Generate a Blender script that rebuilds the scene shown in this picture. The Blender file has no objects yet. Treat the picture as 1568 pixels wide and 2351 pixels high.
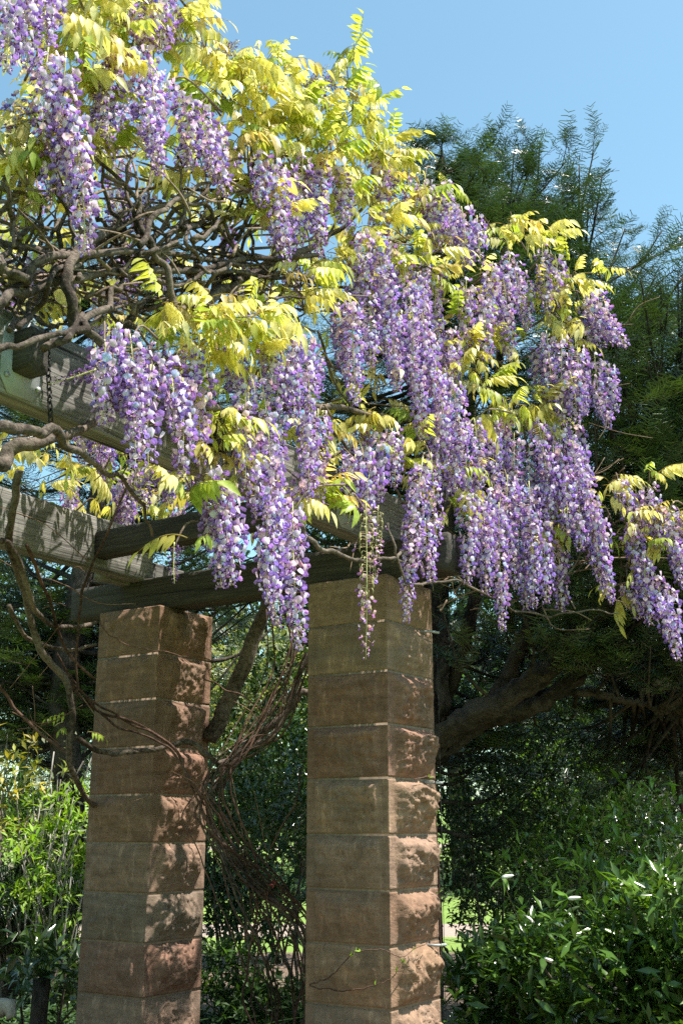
import bpy, math
import numpy as np
from mathutils import Vector, Matrix, noise as mnoise

# ------------------------------------------------------------------ camera, sky, sun, exposure
scene = bpy.context.scene
C = scene.collection
PITCH = math.radians(15.86)
FPX = 1109.0                      # focal length in pixels of the 682x1024 frame
CAMZ = 1.55
cam_d = bpy.data.cameras.new('camera')
cam = bpy.data.objects.new('camera', cam_d); C.objects.link(cam)
cam.location = (0, 0, CAMZ)
cam.rotation_euler = (math.pi/2 + PITCH, 0, 0)
cam_d.sensor_fit = 'VERTICAL'; cam_d.sensor_height = 36.0
cam_d.lens = FPX/1024*36.0
cam_d.clip_start = 0.05; cam_d.clip_end = 2000
scene.camera = cam

SUN_AZ = math.atan2(0.95, -0.22)   # from +Y towards +X
SUN_EL = math.radians(66)
world = bpy.data.worlds.new('World'); scene.world = world; world.use_nodes = True
wn = world.node_tree; wn.nodes.clear()
sky = wn.nodes.new('ShaderNodeTexSky'); sky.sky_type = 'NISHITA'; sky.sun_disc = False
sky.sun_elevation = SUN_EL; sky.sun_rotation = SUN_AZ
sky.altitude = 20; sky.air_density = 1.0; sky.dust_density = 0.9; sky.ozone_density = 0.0
bg = wn.nodes.new('ShaderNodeBackground'); bg.inputs['Strength'].default_value = 0.112
wo = wn.nodes.new('ShaderNodeOutputWorld')
tint = wn.nodes.new('ShaderNodeVectorMath'); tint.operation = 'MULTIPLY'; tint.inputs[1].default_value = (.93, 1.16, 1.02)   # colour balance of the photograph
wn.links.new(sky.outputs[0], tint.inputs[0]); wn.links.new(tint.outputs[0], bg.inputs[0]); wn.links.new(bg.outputs[0], wo.inputs[0])

sd = bpy.data.lights.new('sun', 'SUN'); sd.energy = 5.0; sd.angle = math.radians(0.53); sd.color = (1.0, 0.95, 0.87)
sun = bpy.data.objects.new('sun', sd); C.objects.link(sun)
SUNV = Vector((math.sin(SUN_AZ)*math.cos(SUN_EL), math.cos(SUN_AZ)*math.cos(SUN_EL), math.sin(SUN_EL)))
sun.rotation_euler = SUNV.to_track_quat('Z', 'Y').to_euler(); sun.location = (4, 2, 12)

scene.view_settings.view_transform = 'Standard'; scene.view_settings.look = 'None'
scene.view_settings.exposure = 1.15; scene.view_settings.gamma = 1.0
scene.view_settings.use_curve_mapping = False
scene.render.engine = 'CYCLES'
cy = scene.cycles
cy.max_bounces = 7; cy.diffuse_bounces = 4; cy.glossy_bounces = 2; cy.transmission_bounces = 4; cy.transparent_max_bounces = 8
cy.caustics_reflective = False; cy.caustics_refractive = False
cy.use_denoising = False

# ------------------------------------------------------------------ helpers
rng = np.random.default_rng(11)
KX = 682/1568; KY = 1024/2351     # photo measurements below are in a 1568x2351 frame
cp, sp = math.cos(PITCH), math.sin(PITCH)

def at(px, py, d):
    """point seen at (px, py) whose distance along +Y is d"""
    u = (px*KX - 341)/FPX; v = (512 - py*KY)/FPX
    f = cp - v*sp; up = sp + v*cp
    s = d/f
    return np.array([u*s, d, CAMZ + up*s])

def az(px, py=1900):
    u = (px*KX-341)/FPX; v = (512-py*KY)/FPX
    return u/(cp - v*sp)

def smooth(a, b, x):
    t = np.clip((x-a)/(b-a), 0, 1); return t*t*(3-2*t)

def link(o, parent=None):
    C.objects.link(o)
    if parent is not None: o.parent = parent
    return o

def tag(o, label=None, cat=None, group=None, kind=None):
    if label: o['label'] = label
    if cat: o['category'] = cat
    if group: o['group'] = group
    if kind: o['kind'] = kind
    return o

def empty(name, loc=(0, 0, 0)):
    o = bpy.data.objects.new(name, None); o.location = loc; o.empty_display_size = 0.1
    C.objects.link(o); return o

class MB:
    """collects vertex / face arrays, makes one mesh"""
    def __init__(s): s.v = []; s.q = []; s.t = []; s.c = []; s.n = 0
    def add(s, v, q=None, t=None, c=(1, 1, 1)):
        v = np.asarray(v, float).reshape(-1, 3)
        if q is not None and len(q): s.q.append(np.asarray(q, int).reshape(-1, 4) + s.n)
        if t is not None and len(t): s.t.append(np.asarray(t, int).reshape(-1, 3) + s.n)
        c = np.asarray(c, float)
        if c.ndim == 1: c = np.tile(c, (len(v), 1))
        s.v.append(v); s.c.append(c); s.n += len(v)
    def arrays(s):
        V = np.concatenate(s.v); Cc = np.concatenate(s.c)
        Q = np.concatenate(s.q) if s.q else np.zeros((0, 4), int)
        T = np.concatenate(s.t) if s.t else np.zeros((0, 3), int)
        return V, Q, T, Cc
    def mesh(s, name, mat, origin=None, smooth_shade=True):
        V, Q, T, Cc = s.arrays()
        if origin is not None: V = V - np.asarray(origin)
        me = bpy.data.meshes.new(name)
        me.vertices.add(len(V)); me.vertices.foreach_set('co', V.astype(np.float32).ravel())
        nl = Q.size + T.size
        me.loops.add(nl); me.polygons.add(len(Q)+len(T))
        me.loops.foreach_set('vertex_index', np.concatenate([Q.ravel(), T.ravel()]).astype(np.int32))
        st = np.concatenate([np.arange(len(Q))*4, len(Q)*4 + np.arange(len(T))*3]).astype(np.int32)
        me.polygons.foreach_set('loop_start', st)
        me.update(calc_edges=True)
        if smooth_shade: me.polygons.foreach_set('use_smooth', np.ones(len(me.polygons), bool))
        a = me.color_attributes.new('col', 'FLOAT_COLOR', 'POINT')
        a.data.foreach_set('color', np.concatenate([Cc, np.ones((len(Cc), 1))], 1).astype(np.float32).ravel())
        me.materials.append(mat)
        return me
    def build(s, name, mat, parent=None, origin=None, smooth_shade=True):
        return link(bpy.data.objects.new(name, s.mesh(name, mat, origin, smooth_shade)), parent)

def catmull(P, n):
    P = np.asarray(P, float)
    if len(P) == 2: return P[0] + (P[1]-P[0])*np.linspace(0, 1, n)[:, None]
    E = np.concatenate([[2*P[0]-P[1]], P, [2*P[-1]-P[-2]]])
    out = []
    for u in np.linspace(0, len(P)-1-1e-9, n):
        i = int(u); f = u-i
        a, b, c, d = E[i:i+4]
        out.append(.5*((2*b)+(c-a)*f+(2*a-5*b+4*c-d)*f*f+(3*b-a-3*c+d)*f**3))
    return np.array(out)

def tube(mb, P, r, sides=6, col=(1, 1, 1), wob=0.0):
    """swept tube along points P with radii r"""
    P = np.asarray(P, float); n = len(P)
    r = np.broadcast_to(np.asarray(r, float), (n,)) if np.ndim(r) == 0 or len(np.atleast_1d(r)) == n else np.interp(np.linspace(0, 1, n), np.linspace(0, 1, len(r)), r)
    T = np.gradient(P, axis=0); T /= np.linalg.norm(T, axis=1, keepdims=True)+1e-9
    ref = np.array([0, 0, 1.]) if abs(T[0, 2]) < .8 else np.array([1., 0, 0])
    N = np.cross(T[0], ref); N /= np.linalg.norm(N)
    V = []
    ang = np.linspace(0, 2*np.pi, sides, endpoint=False)
    for i in range(n):
        N = N - T[i]*N.dot(T[i]); N /= np.linalg.norm(N)+1e-9
        B = np.cross(T[i], N)
        rr = r[i]*(1 + (rng.normal(0, wob, sides) if wob else 0))
        V.append(P[i] + (np.cos(ang)*rr)[:, None]*N + (np.sin(ang)*rr)[:, None]*B)
    V = np.concatenate(V)
    k = np.arange(sides); kk = (k+1) % sides
    q = np.concatenate([np.stack([i*sides+k, i*sides+kk, (i+1)*sides+kk, (i+1)*sides+k], 1) for i in range(n-1)])
    t0 = np.array([[0, j+1, j] for j in range(1, sides-1)]); t1 = np.array([[0, j, j+1] for j in range(1, sides-1)]) + (n-1)*sides
    mb.add(V, q, np.concatenate([t0, t1]), col)

def wander(a, b, n, amp, sag=0.0):
    """wobbly path from a to b"""
    a = np.asarray(a, float); b = np.asarray(b, float)
    k = max(3, int(n/3))
    P = a + (b-a)*np.linspace(0, 1, k)[:, None]
    P[1:-1] += rng.normal(0, amp, (k-2, 3))
    P[:, 2] -= sag*np.sin(np.linspace(0, np.pi, k))
    return catmull(P, n)

def frames(D, Nh):
    """rotation matrices with local x = D, local z close to Nh"""
    D = D/(np.linalg.norm(D, axis=1, keepdims=True)+1e-9)
    Y = np.cross(Nh, D); Y /= np.linalg.norm(Y, axis=1, keepdims=True)+1e-9
    Z = np.cross(D, Y)
    return np.stack([D, Y, Z], 2)

def scatter(mb, tv, tq, tt, tc, P, R, S, cols):
    """many copies of a template in one mesh; colour = template colour x copy colour"""
    m = len(P); n = len(tv)
    V = np.einsum('mij,nj->mni', R, tv)*np.asarray(S).reshape(-1, 1, 1) + P[:, None, :]
    off = (np.arange(m)*n)[:, None, None]
    Q = (tq[None]+off).reshape(-1, 4) if tq is not None and len(tq) else None
    T = (tt[None]+off).reshape(-1, 3) if tt is not None and len(tt) else None
    Cc = (tc[None]*cols[:, None, :]).reshape(-1, 3)
    mb.add(V.reshape(-1, 3), Q, T, Cc)

def unit(n):
    v = rng.normal(size=(n, 3)); return v/np.linalg.norm(v, axis=1, keepdims=True)

def tone(base, n, var=.18, alt=None, p=.3):
    c = np.tile(np.asarray(base, float), (n, 1))
    if alt is not None:
        w = np.clip(rng.normal(p, .3, (n, 1)), 0, 1); c = c*(1-w) + np.asarray(alt)*w
    return np.clip(c*rng.normal(1, var, (n, 1)), .004, .95)

# ------------------------------------------------------------------ materials
def mat_new(name):
    m = bpy.data.materials.new(name); m.use_nodes = True
    nt = m.node_tree; nt.nodes.clear()
    out = nt.nodes.new('ShaderNodeOutputMaterial')
    return m, nt, out

def N(nt, t, **kw):
    n = nt.nodes.new(t)
    for k, v in kw.items():
        if k in n.inputs: n.inputs[k].default_value = v
        else: setattr(n, k, v)
    return n

def leaf_mat(name, rough=.45, transl=.4, tint=(1.25, 1.15, .55), spec=.4, noise_amt=.25, nscale=60):
    m, nt, out = mat_new(name); L = nt.links
    at_ = N(nt, 'ShaderNodeAttribute', attribute_name='col')
    tc = N(nt, 'ShaderNodeTexCoord')
    no = N(nt, 'ShaderNodeTexNoise', Scale=nscale, Detail=3.0)
    L.new(tc.outputs['Object'], no.inputs['Vector'])
    mp = N(nt, 'ShaderNodeMapRange'); mp.inputs[1].default_value = .3; mp.inputs[2].default_value = .7
    mp.inputs[3].default_value = 1-noise_amt; mp.inputs[4].default_value = 1+noise_amt
    L.new(no.outputs[0], mp.inputs[0])
    mx = N(nt, 'ShaderNodeVectorMath', operation='SCALE'); L.new(at_.outputs['Color'], mx.inputs[0]); L.new(mp.outputs[0], mx.inputs['Scale'])
    b = N(nt, 'ShaderNodeBsdfPrincipled', Roughness=rough); b.inputs['Specular IOR Level'].default_value = spec
    L.new(mx.outputs[0], b.inputs['Base Color'])
    tm = N(nt, 'ShaderNodeVectorMath', operation='MULTIPLY'); tm.inputs[1].default_value = tint; L.new(mx.outputs[0], tm.inputs[0])
    tr = N(nt, 'ShaderNodeBsdfTranslucent'); L.new(tm.outputs[0], tr.inputs[0])
    mi = N(nt, 'ShaderNodeMixShader'); mi.inputs[0].default_value = transl
    L.new(b.outputs[0], mi.inputs[1]); L.new(tr.outputs[0], mi.inputs[2]); L.new(mi.outputs[0], out.inputs[0])
    return m

def bark_mat(name, c1, c2, scale=18, stretch=(1, 1, .25), bump=.5, rough=.9, dist=.012):
    m, nt, out = mat_new(name); L = nt.links
    tc = N(nt, 'ShaderNodeTexCoord'); mp = N(nt, 'ShaderNodeMapping'); mp.inputs['Scale'].default_value = stretch
    L.new(tc.outputs['Object'], mp.inputs[0])
    n1 = N(nt, 'ShaderNodeTexNoise', Scale=scale, Detail=8.0, Roughness=.7); L.new(mp.outputs[0], n1.inputs['Vector'])
    n2 = N(nt, 'ShaderNodeTexNoise', Scale=2.2, Detail=3.0); L.new(tc.outputs['Object'], n2.inputs['Vector'])
    ad = N(nt, 'ShaderNodeMath', operation='ADD'); L.new(n1.outputs[0], ad.inputs[0]); L.new(n2.outputs[0], ad.inputs[1])
    r = N(nt, 'ShaderNodeValToRGB'); r.color_ramp.elements[0].position = .42; r.color_ramp.elements[1].position = .57
    r.color_ramp.elements[0].color = (*c1, 1); r.color_ramp.elements[1].color = (*c2, 1)
    hf = N(nt, 'ShaderNodeMath', operation='MULTIPLY'); hf.inputs[1].default_value = .5; L.new(ad.outputs[0], hf.inputs[0]); L.new(hf.outputs[0], r.inputs[0])
    at_ = N(nt, 'ShaderNodeAttribute', attribute_name='col')
    mm = N(nt, 'ShaderNodeVectorMath', operation='MULTIPLY'); L.new(r.outputs[0], mm.inputs[0]); L.new(at_.outputs['Color'], mm.inputs[1])
    b = N(nt, 'ShaderNodeBsdfPrincipled', Roughness=rough); b.inputs['Specular IOR Level'].default_value = .2
    L.new(mm.outputs[0], b.inputs['Base Color'])
    bu = N(nt, 'ShaderNodeBump', Strength=bump, Distance=dist); L.new(n1.outputs[0], bu.inputs['Height']); L.new(bu.outputs[0], b.inputs['Normal'])
    L.new(b.outputs[0], out.inputs[0])
    return m

def wood_mat(name, dark, light):
    """weathered timber: grain runs along local X"""
    m, nt, out = mat_new(name); L = nt.links
    tc = N(nt, 'ShaderNodeTexCoord')
    def nz(sc, st, det=6., ro=.6, dist=0.):
        mp = N(nt, 'ShaderNodeMapping'); mp.inputs['Scale'].default_value = st; L.new(tc.outputs['Object'], mp.inputs[0])
        n = N(nt, 'ShaderNodeTexNoise', Scale=sc, Detail=det, Roughness=ro, Distortion=dist); L.new(mp.outputs[0], n.inputs['Vector']); return n
    g = nz(60, (.035, 1, 1), 8, .65, .4); big = nz(3, (.4, 1, 1), 4); crack = nz(22, (.03, .7, 1), 3, .5, .6)
    r = N(nt, 'ShaderNodeValToRGB'); e = r.color_ramp.elements
    e[0].position = .3; e[0].color = (*dark, 1); e[1].position = .72; e[1].color = (*light, 1)
    L.new(g.outputs[0], r.inputs[0])
    bm = N(nt, 'ShaderNodeMapRange'); bm.inputs[1].default_value = .3; bm.inputs[2].default_value = .7; bm.inputs[3].default_value = .62; bm.inputs[4].default_value = 1.2
    L.new(big.outputs[0], bm.inputs[0])
    cr = N(nt, 'ShaderNodeMapRange'); cr.inputs[1].default_value = .30; cr.inputs[2].default_value = .37; cr.inputs[3].default_value = .15; cr.inputs[4].default_value = 1
    L.new(crack.outputs[0], cr.inputs[0])
    mu = N(nt, 'ShaderNodeMath', operation='MULTIPLY'); L.new(bm.outputs[0], mu.inputs[0]); L.new(cr.outputs[0], mu.inputs[1])
    sc = N(nt, 'ShaderNodeVectorMath', operation='SCALE'); L.new(r.outputs[0], sc.inputs[0]); L.new(mu.outputs[0], sc.inputs['Scale'])
    b = N(nt, 'ShaderNodeBsdfPrincipled', Roughness=.85); b.inputs['Specular IOR Level'].default_value = .25
    L.new(sc.outputs[0], b.inputs['Base Color'])
    hs = N(nt, 'ShaderNodeMath', operation='MULTIPLY'); L.new(g.outputs[0], hs.inputs[0]); L.new(cr.outputs[0], hs.inputs[1])
    bu = N(nt, 'ShaderNodeBump', Strength=.75, Distance=.012); L.new(hs.outputs[0], bu.inputs['Height']); L.new(bu.outputs[0], b.inputs['Normal'])
    L.new(b.outputs[0], out.inputs[0]); return m

def stone_mat():
    m, nt, out = mat_new('sandstone'); L = nt.links
    tc = N(nt, 'ShaderNodeTexCoord'); geo = N(nt, 'ShaderNodeNewGeometry')
    at_ = N(nt, 'ShaderNodeAttribute', attribute_name='col'); ma = N(nt, 'ShaderNodeAttribute', attribute_name='margin')
    def nz(sc, st=(1, 1, 1), det=6., ro=.6):
        mp = N(nt, 'ShaderNodeMapping'); mp.inputs['Scale'].default_value = st; L.new(geo.outputs['Position'], mp.inputs[0])
        n = N(nt, 'ShaderNodeTexNoise', Scale=sc, Detail=det, Roughness=ro); L.new(mp.outputs[0], n.inputs['Vector']); return n
    fine = nz(160, det=4); mid = nz(14, det=7, ro=.65); band = nz(6, (.5, .5, 5), 5); blot = nz(3.5, det=4); chis = nz(26, (1, 1, .28), 5, .6)
    def mr(node, a, b, c, d):
        k = N(nt, 'ShaderNodeMapRange'); k.inputs[1].default_value = a; k.inputs[2].default_value = b; k.inputs[3].default_value = c; k.inputs[4].default_value = d
        L.new(node.outputs[0], k.inputs[0]); return k
    def mul(a, b):
        k = N(nt, 'ShaderNodeMath', operation='MULTIPLY'); L.new(a.outputs[0], k.inputs[0]); L.new(b.outputs[0], k.inputs[1]); return k
    t = mul(mul(mr(mid, .3, .7, .72, 1.22), mr(band, .35, .65, .82, 1.15)), mr(fine, .3, .7, .82, 1.15))
    t = mul(t, mr(chis, .57, .66, 1, 1.40))
    sc = N(nt, 'ShaderNodeVectorMath', operation='SCALE'); L.new(at_.outputs['Color'], sc.inputs[0]); L.new(t.outputs[0], sc.inputs['Scale'])
    # grey lichen / damp blotches and ochre stains
    mx = N(nt, 'ShaderNodeMix', data_type='RGBA'); mx.inputs[7].default_value = (.13, .105, .083, 1)
    L.new(mr(blot, .52, .68, 0, .55).outputs[0], mx.inputs[0]); L.new(sc.outputs[0], mx.inputs[6])
    b = N(nt, 'ShaderNodeBsdfPrincipled', Roughness=.92); b.inputs['Specular IOR Level'].default_value = .15
    L.new(mx.outputs[2], b.inputs['Base Color'])
    # combed margins: fine horizontal ticks
    wv = N(nt, 'ShaderNodeTexWave', Scale=48.0, Distortion=3.0); wv.bands_direction = 'Z'; wv.inputs['Detail'].default_value = 1
    L.new(geo.outputs['Position'], wv.inputs['Vector'])
    wm = N(nt, 'ShaderNodeMath', operation='MULTIPLY'); L.new(wv.outputs['Fac'], wm.inputs[0]); L.new(ma.outputs['Fac'], wm.inputs[1])
    b1 = N(nt, 'ShaderNodeBump', Strength=.28, Distance=.004); L.new(wm.outputs[0], b1.inputs['Height'])
    b2 = N(nt, 'ShaderNodeBump', Strength=.55, Distance=.02); L.new(mid.outputs[0], b2.inputs['Height']); L.new(b1.outputs[0], b2.inputs['Normal'])
    b3 = N(nt, 'ShaderNodeBump', Strength=.35, Distance=.004); L.new(fine.outputs[0], b3.inputs['Height']); L.new(b2.outputs[0], b3.inputs['Normal'])
    L.new(b3.outputs[0], b.inputs['Normal']); L.new(b.outputs[0], out.inputs[0]); return m

def plain_mat(name, c, rough=.7, metal=0., nscale=20, amt=.2, bump=.2, c2=None):
    m, nt, out = mat_new(name); L = nt.links
    tc = N(nt, 'ShaderNodeTexCoord'); no = N(nt, 'ShaderNodeTexNoise', Scale=nscale, Detail=6.0); L.new(tc.outputs['Object'], no.inputs['Vector'])
    r = N(nt, 'ShaderNodeValToRGB'); e = r.color_ramp.elements; e[0].position = .35; e[1].position = .65
    c = np.array(c); e[0].color = (*(c*(1-amt)), 1); e[1].color = (*(np.array(c2) if c2 is not None else np.clip(c*(1+amt), 0, 1)), 1)
    L.new(no.outputs[0], r.inputs[0])
    b = N(nt, 'ShaderNodeBsdfPrincipled', Roughness=rough, Metallic=metal); L.new(r.outputs[0], b.inputs['Base Color'])
    bu = N(nt, 'ShaderNodeBump', Strength=bump, Distance=.01); L.new(no.outputs[0], bu.inputs['Height']); L.new(bu.outputs[0], b.inputs['Normal'])
    L.new(b.outputs[0], out.inputs[0]); return m

M_wleaf = leaf_mat('wisteria_leaf', .40, .52, (1.12, 1.09, .55), .4, .22, 45)
M_petal = leaf_mat('wisteria_petal', .6, .36, (1.08, .95, 1.05), .08, .12, 90)
M_needle = leaf_mat('yew_needle', .32, .18, (1.1, 1.3, .5), .6, .25, 8)
M_glossy = leaf_mat('glossy_leaf', .22, .28, (1.2, 1.35, .4), .6, .2, 12)
M_soft = leaf_mat('soft_leaf', .5, .40, (1.2, 1.25, .4), .35, .2, 10)
M_vine = bark_mat('vine_bark', (.038, .027, .021), (.19, .15, .12), 45, (1, 1, 1), 1.0)
M_twig = bark_mat('twig_bark', (.10, .065, .045), (.27, .205, .155), 40, (1, 1, 1), .4)
M_red = bark_mat('red_twig', (.040, .022, .017), (.15, .085, .062), 40, (1, 1, 1), .4)
M_yew = bark_mat('yew_bark', (.016, .012, .010), (.10, .08, .064), 22, (.5, 1, .45), 1.0, .9, .05)
M_pale = bark_mat('pale_bark', (.16, .14, .12), (.42, .39, .35), 20, (1, 1, .5), .5)
M_timber = wood_mat('weathered_timber', (.075, .070, .064), (.34, .322, .295))
M_darkwood = wood_mat('dark_timber', (.028, .024, .020), (.10, .087, .074))
M_stone = stone_mat()
M_mortar = plain_mat('mortar', (.23, .165, .118), .95, 0, 40, .2, .08)
M_galv = plain_mat('galvanised_steel', (.34, .355, .36), .6, .3, 9, .18, .1)
M_iron = plain_mat('dark_iron', (.03, .03, .03), .6, .6, 30, .3, .2)

# ------------------------------------------------------------------ ground
def lawn_mat():
    m, nt, out = mat_new('lawn'); L = nt.links
    geo = N(nt, 'ShaderNodeNewGeometry')
    n1 = N(nt, 'ShaderNodeTexNoise', Scale=.5, Detail=6.0); n2 = N(nt, 'ShaderNodeTexNoise', Scale=40.0, Detail=3.0)
    L.new(geo.outputs['Position'], n1.inputs['Vector']); L.new(geo.outputs['Position'], n2.inputs['Vector'])
    r = N(nt, 'ShaderNodeValToRGB'); e = r.color_ramp.elements; e[0].position = .35; e[1].position = .65
    e[0].color = (.11, .20, .030, 1); e[1].color = (.21, .29, .055, 1)
    ad = N(nt, 'ShaderNodeMath', operation='ADD'); L.new(n1.outputs[0], ad.inputs[0]); L.new(n2.outputs[0], ad.inputs[1])
    hf = N(nt, 'ShaderNodeMath', operation='MULTIPLY'); hf.inputs[1].default_value = .5; L.new(ad.outputs[0], hf.inputs[0]); L.new(hf.outputs[0], r.inputs[0])
    b = N(nt, 'ShaderNodeBsdfPrincipled', Roughness=.9); L.new(r.outputs[0], b.inputs['Base Color'])
    bu = N(nt, 'ShaderNodeBump', Strength=.6, Distance=.05); L.new(n2.outputs[0], bu.inputs['Height']); L.new(bu.outputs[0], b.inputs['Normal'])
    L.new(b.outputs[0], out.inputs[0]); return m

def gz(x, y):
    """ground height: flat round the pergola, rising gently behind"""
    return .028*np.maximum(0, y-17) + .12*np.sin(x*.11)*smooth(18, 40, y)

def sheet(name, xs, ys, lift, mat):
    X, Y = np.meshgrid(xs, ys); Z = gz(X, Y) + lift
    nx, ny = len(xs), len(ys)
    V = np.stack([X, Y, Z], 2).reshape(-1, 3)
    i, j = np.meshgrid(np.arange(nx-1), np.arange(ny-1)); a = (j*nx+i).ravel()
    mb = MB(); mb.add(V, np.stack([a, a+1, a+nx+1, a+nx], 1))
    o = mb.build(name, mat); tag(o, kind='structure'); return o
ys = np.concatenate([np.linspace(-60, 10, 15), np.linspace(12, 120, 60), np.linspace(130, 700, 25)])
sheet('ground', np.concatenate([np.linspace(-400, -60, 10), np.linspace(-50, 50, 41), np.linspace(60, 400, 10)]), ys, 0, lawn_mat())
M_mulch = plain_mat('mulch', (.085, .058, .040), .95, 0, 30, .5, 1.0, (.20, .14, .10))
M_path = plain_mat('path_gravel', (.28, .22, .18), .95, 0, 25, .15, .4)
sheet('garden_bed', np.linspace(-9, 9, 37), np.linspace(2.5, 15.2, 40), .004, M_mulch)
sheet('path', np.linspace(-40, 40, 81), np.linspace(17.2, 18.9, 5), .006, M_path)
sheet('path', np.linspace(-60, 60, 81), np.linspace(44, 47, 5), .006, M_path)
sheet('flower_bed', np.linspace(5, 30, 30), np.linspace(33, 40, 8), .008, M_mulch)

# ------------------------------------------------------------------ pergola: columns
Lh = np.array([-.8396, .543, 0]); Ch = np.array([-.543, -.8396, 0])     # along the column row / along the cross beams
COL_R = np.array([.247, 6.0, 0]); COL_L = np.array([-1.144, 6.9, 0])     # corner nearest the camera
CW = .52
TOPZ = 2.90

def zcorner(corner, py_src):
    py = py_src*1568/1920
    v = (512-py*KY)/FPX
    return CAMZ + corner[1]*(sp+v*cp)/(cp-v*sp)

def fbm(p, o=4):
    return mnoise.fractal(Vector(p), 1.0, 2.0, o)

def stone(name, corner, z0, z1, col, amps, seed, parent):
    """a rock-faced block with combed margins at its upright corners"""
    h = z1-z0
    ns, nt_ = 60, max(10, int(h/.0095))
    dirs = [(-Ch, -Lh), (Lh, -Ch), (Ch, Lh), (-Lh, Ch)]      # edge direction, outward normal: right face first
    # corners in order: near corner -> right -> far -> left
    c0 = corner; c1 = corner - Ch*CW; c2 = c1 + Lh*CW; c3 = corner + Lh*CW
    faces = [(c0, c1, -Lh, amps[0]), (c1, c2, -Ch, .02), (c2, c3, Lh, .03), (c3, c0, Ch, amps[1])]
    V = []; MG = []; cols = []
    for fi, (a, b, nrm, amp) in enumerate(faces):
        n = ns if fi in (0, 3) else 8
        for i in range(n):
            s = i/n; ed = min(s, 1-s)*CW
            for j in range(nt_+1):
                t = j/nt_; et = min(t, 1-t)*h
                p = a + (b-a)*s; z = z0 + t*h
                q = np.array([p[0], p[1], z])
                mk = float(smooth(.052, .105, ed)*smooth(0, .035, et)) if amp > .03 else float(smooth(.045, .075, ed)*smooth(0, .03, et))
                w = mnoise.noise(Vector((q[0]*5+seed, q[1]*5, q[2]*5)))
                big = fbm(q*4.5 + np.array([seed*3.1, w, 0]), 2)
                sm = fbm(q*60+seed, 4)
                al = float((q-a) @ (b-a))/CW; dg = np.array([al*9 + q[2]*5 + .5*w, q[2]*7 - al*3, seed*1.9])
                rdg = 1-2.2*abs(fbm(dg, 3)); rd2 = 1-2*abs(fbm(dg*2.7+5, 3)); rd3 = 1-2*abs(fbm(dg*7.3+2, 3))
                fac = 0.
                qq = q*11. + seed*2.3 + .5*np.array([w, big, sm*.5])
                c = mnoise.voronoi(Vector(qq))[1]
                for ci, wt in ((0, .6), (1, .4)):
                    hsh = mnoise.cell_vector(Vector((c[ci][0]*3.7+9.1, c[ci][1]*5.3, c[ci][2]*4.9))); dl = qq - np.array(c[ci])
                    fac += wt*((hsh[0]-.5)*.5 + (hsh[1]-.5)*1.2*float(dl @ (b-a)/CW) + (hsh[2]-.5)*1.2*dl[2])
                pk = .62 + .18*math.sin(seed*5.1) + .10*w                 # height of the boss
                prof = float(smooth(0, pk, t)*smooth(0, 1-pk, 1-t))**.7
                d = amp*(prof*(.85+.55*big) + .30*rdg*prof + .26*rd2 + .13*rd3 + .32*fac + .08*sm)
                d = mk*max(d, .003) + .0016*sm*(1-mk)
                V.append(q + nrm*d); MG.append(1-mk)
                cols.append(col)
    nc = nt_+1; ntot = len(V)//nc
    V = np.array(V)
    Q = []
    i = np.arange(ntot); ii = (i+1) % ntot
    for j in range(nt_):
        Q.append(np.stack([i*nc+j, ii*nc+j, ii*nc+j+1, i*nc+j+1], 1))
    Q = np.concatenate(Q)
    T = []
    cb = len(V); V = np.concatenate([V, [[*((c0+c2)/2)[:2], z0], [*((c0+c2)/2)[:2], z1]]])
    T = [[cb, ii[k]*nc, k*nc] for k in range(ntot)] + [[cb+1, k*nc+nt_, ii[k]*nc+nt_] for k in range(ntot)]
    mb = MB(); mb.add(V, Q, T, np.concatenate([cols, [col, col]]))
    o = mb.build(name, M_stone, parent, origin=corner, smooth_shade=False)
    o.location = (0, 0, 0) if parent is not None else corner
    a = o.data.attributes.new('margin', 'FLOAT', 'POINT')
    a.data.foreach_set('value', np.array(MG+[1, 1], np.float32))
    return o

def column(corner, joints_src, cols, amps, seed, label):
    root = empty('stone_column', corner)
    tag(root, label, 'column', 'rock-faced sandstone columns')
    zs = [TOPZ] + [zcorner(corner, y) for y in joints_src]
    while zs[-1] > .35: zs.append(zs[-1]-.30)
    zs[-1] = 0.
    for k in range(len(zs)-1):
        g = .0065
        stone('stone', corner, zs[k+1]+(g if k < len(zs)-2 else 0), zs[k]-(g if k else 0), cols[min(k, len(cols)-1)], amps[min(k, len(amps)-1)], seed+k*2.37, root)
    mb = MB(); e = .0025
    a = corner + (Lh-Ch)*e; b = corner - Ch*(CW-e) + Lh*e; c = corner + (Lh-Ch)*(CW-e); d = corner + Lh*(CW-e) - Ch*e
    V = [[*p[:2], z] for z in (.01, TOPZ-.02) for p in (a, b, c, d)]
    mb.add(V, [[0, 1, 5, 4], [1, 2, 6, 5], [2, 3, 7, 6], [3, 0, 4, 7], [4, 5, 6, 7], [3, 2, 1, 0]])
    mb.build('mortar', M_mortar, root, origin=corner, smooth_shade=False)
    return root
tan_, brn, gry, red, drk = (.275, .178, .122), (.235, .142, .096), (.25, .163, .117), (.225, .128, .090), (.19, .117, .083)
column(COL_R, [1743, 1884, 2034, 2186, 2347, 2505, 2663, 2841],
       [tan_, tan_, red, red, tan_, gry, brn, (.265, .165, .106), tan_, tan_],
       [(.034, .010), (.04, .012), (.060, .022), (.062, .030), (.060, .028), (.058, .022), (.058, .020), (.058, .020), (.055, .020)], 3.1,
       'pale sandstone column with rock-faced blocks catching patches of sun')
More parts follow.
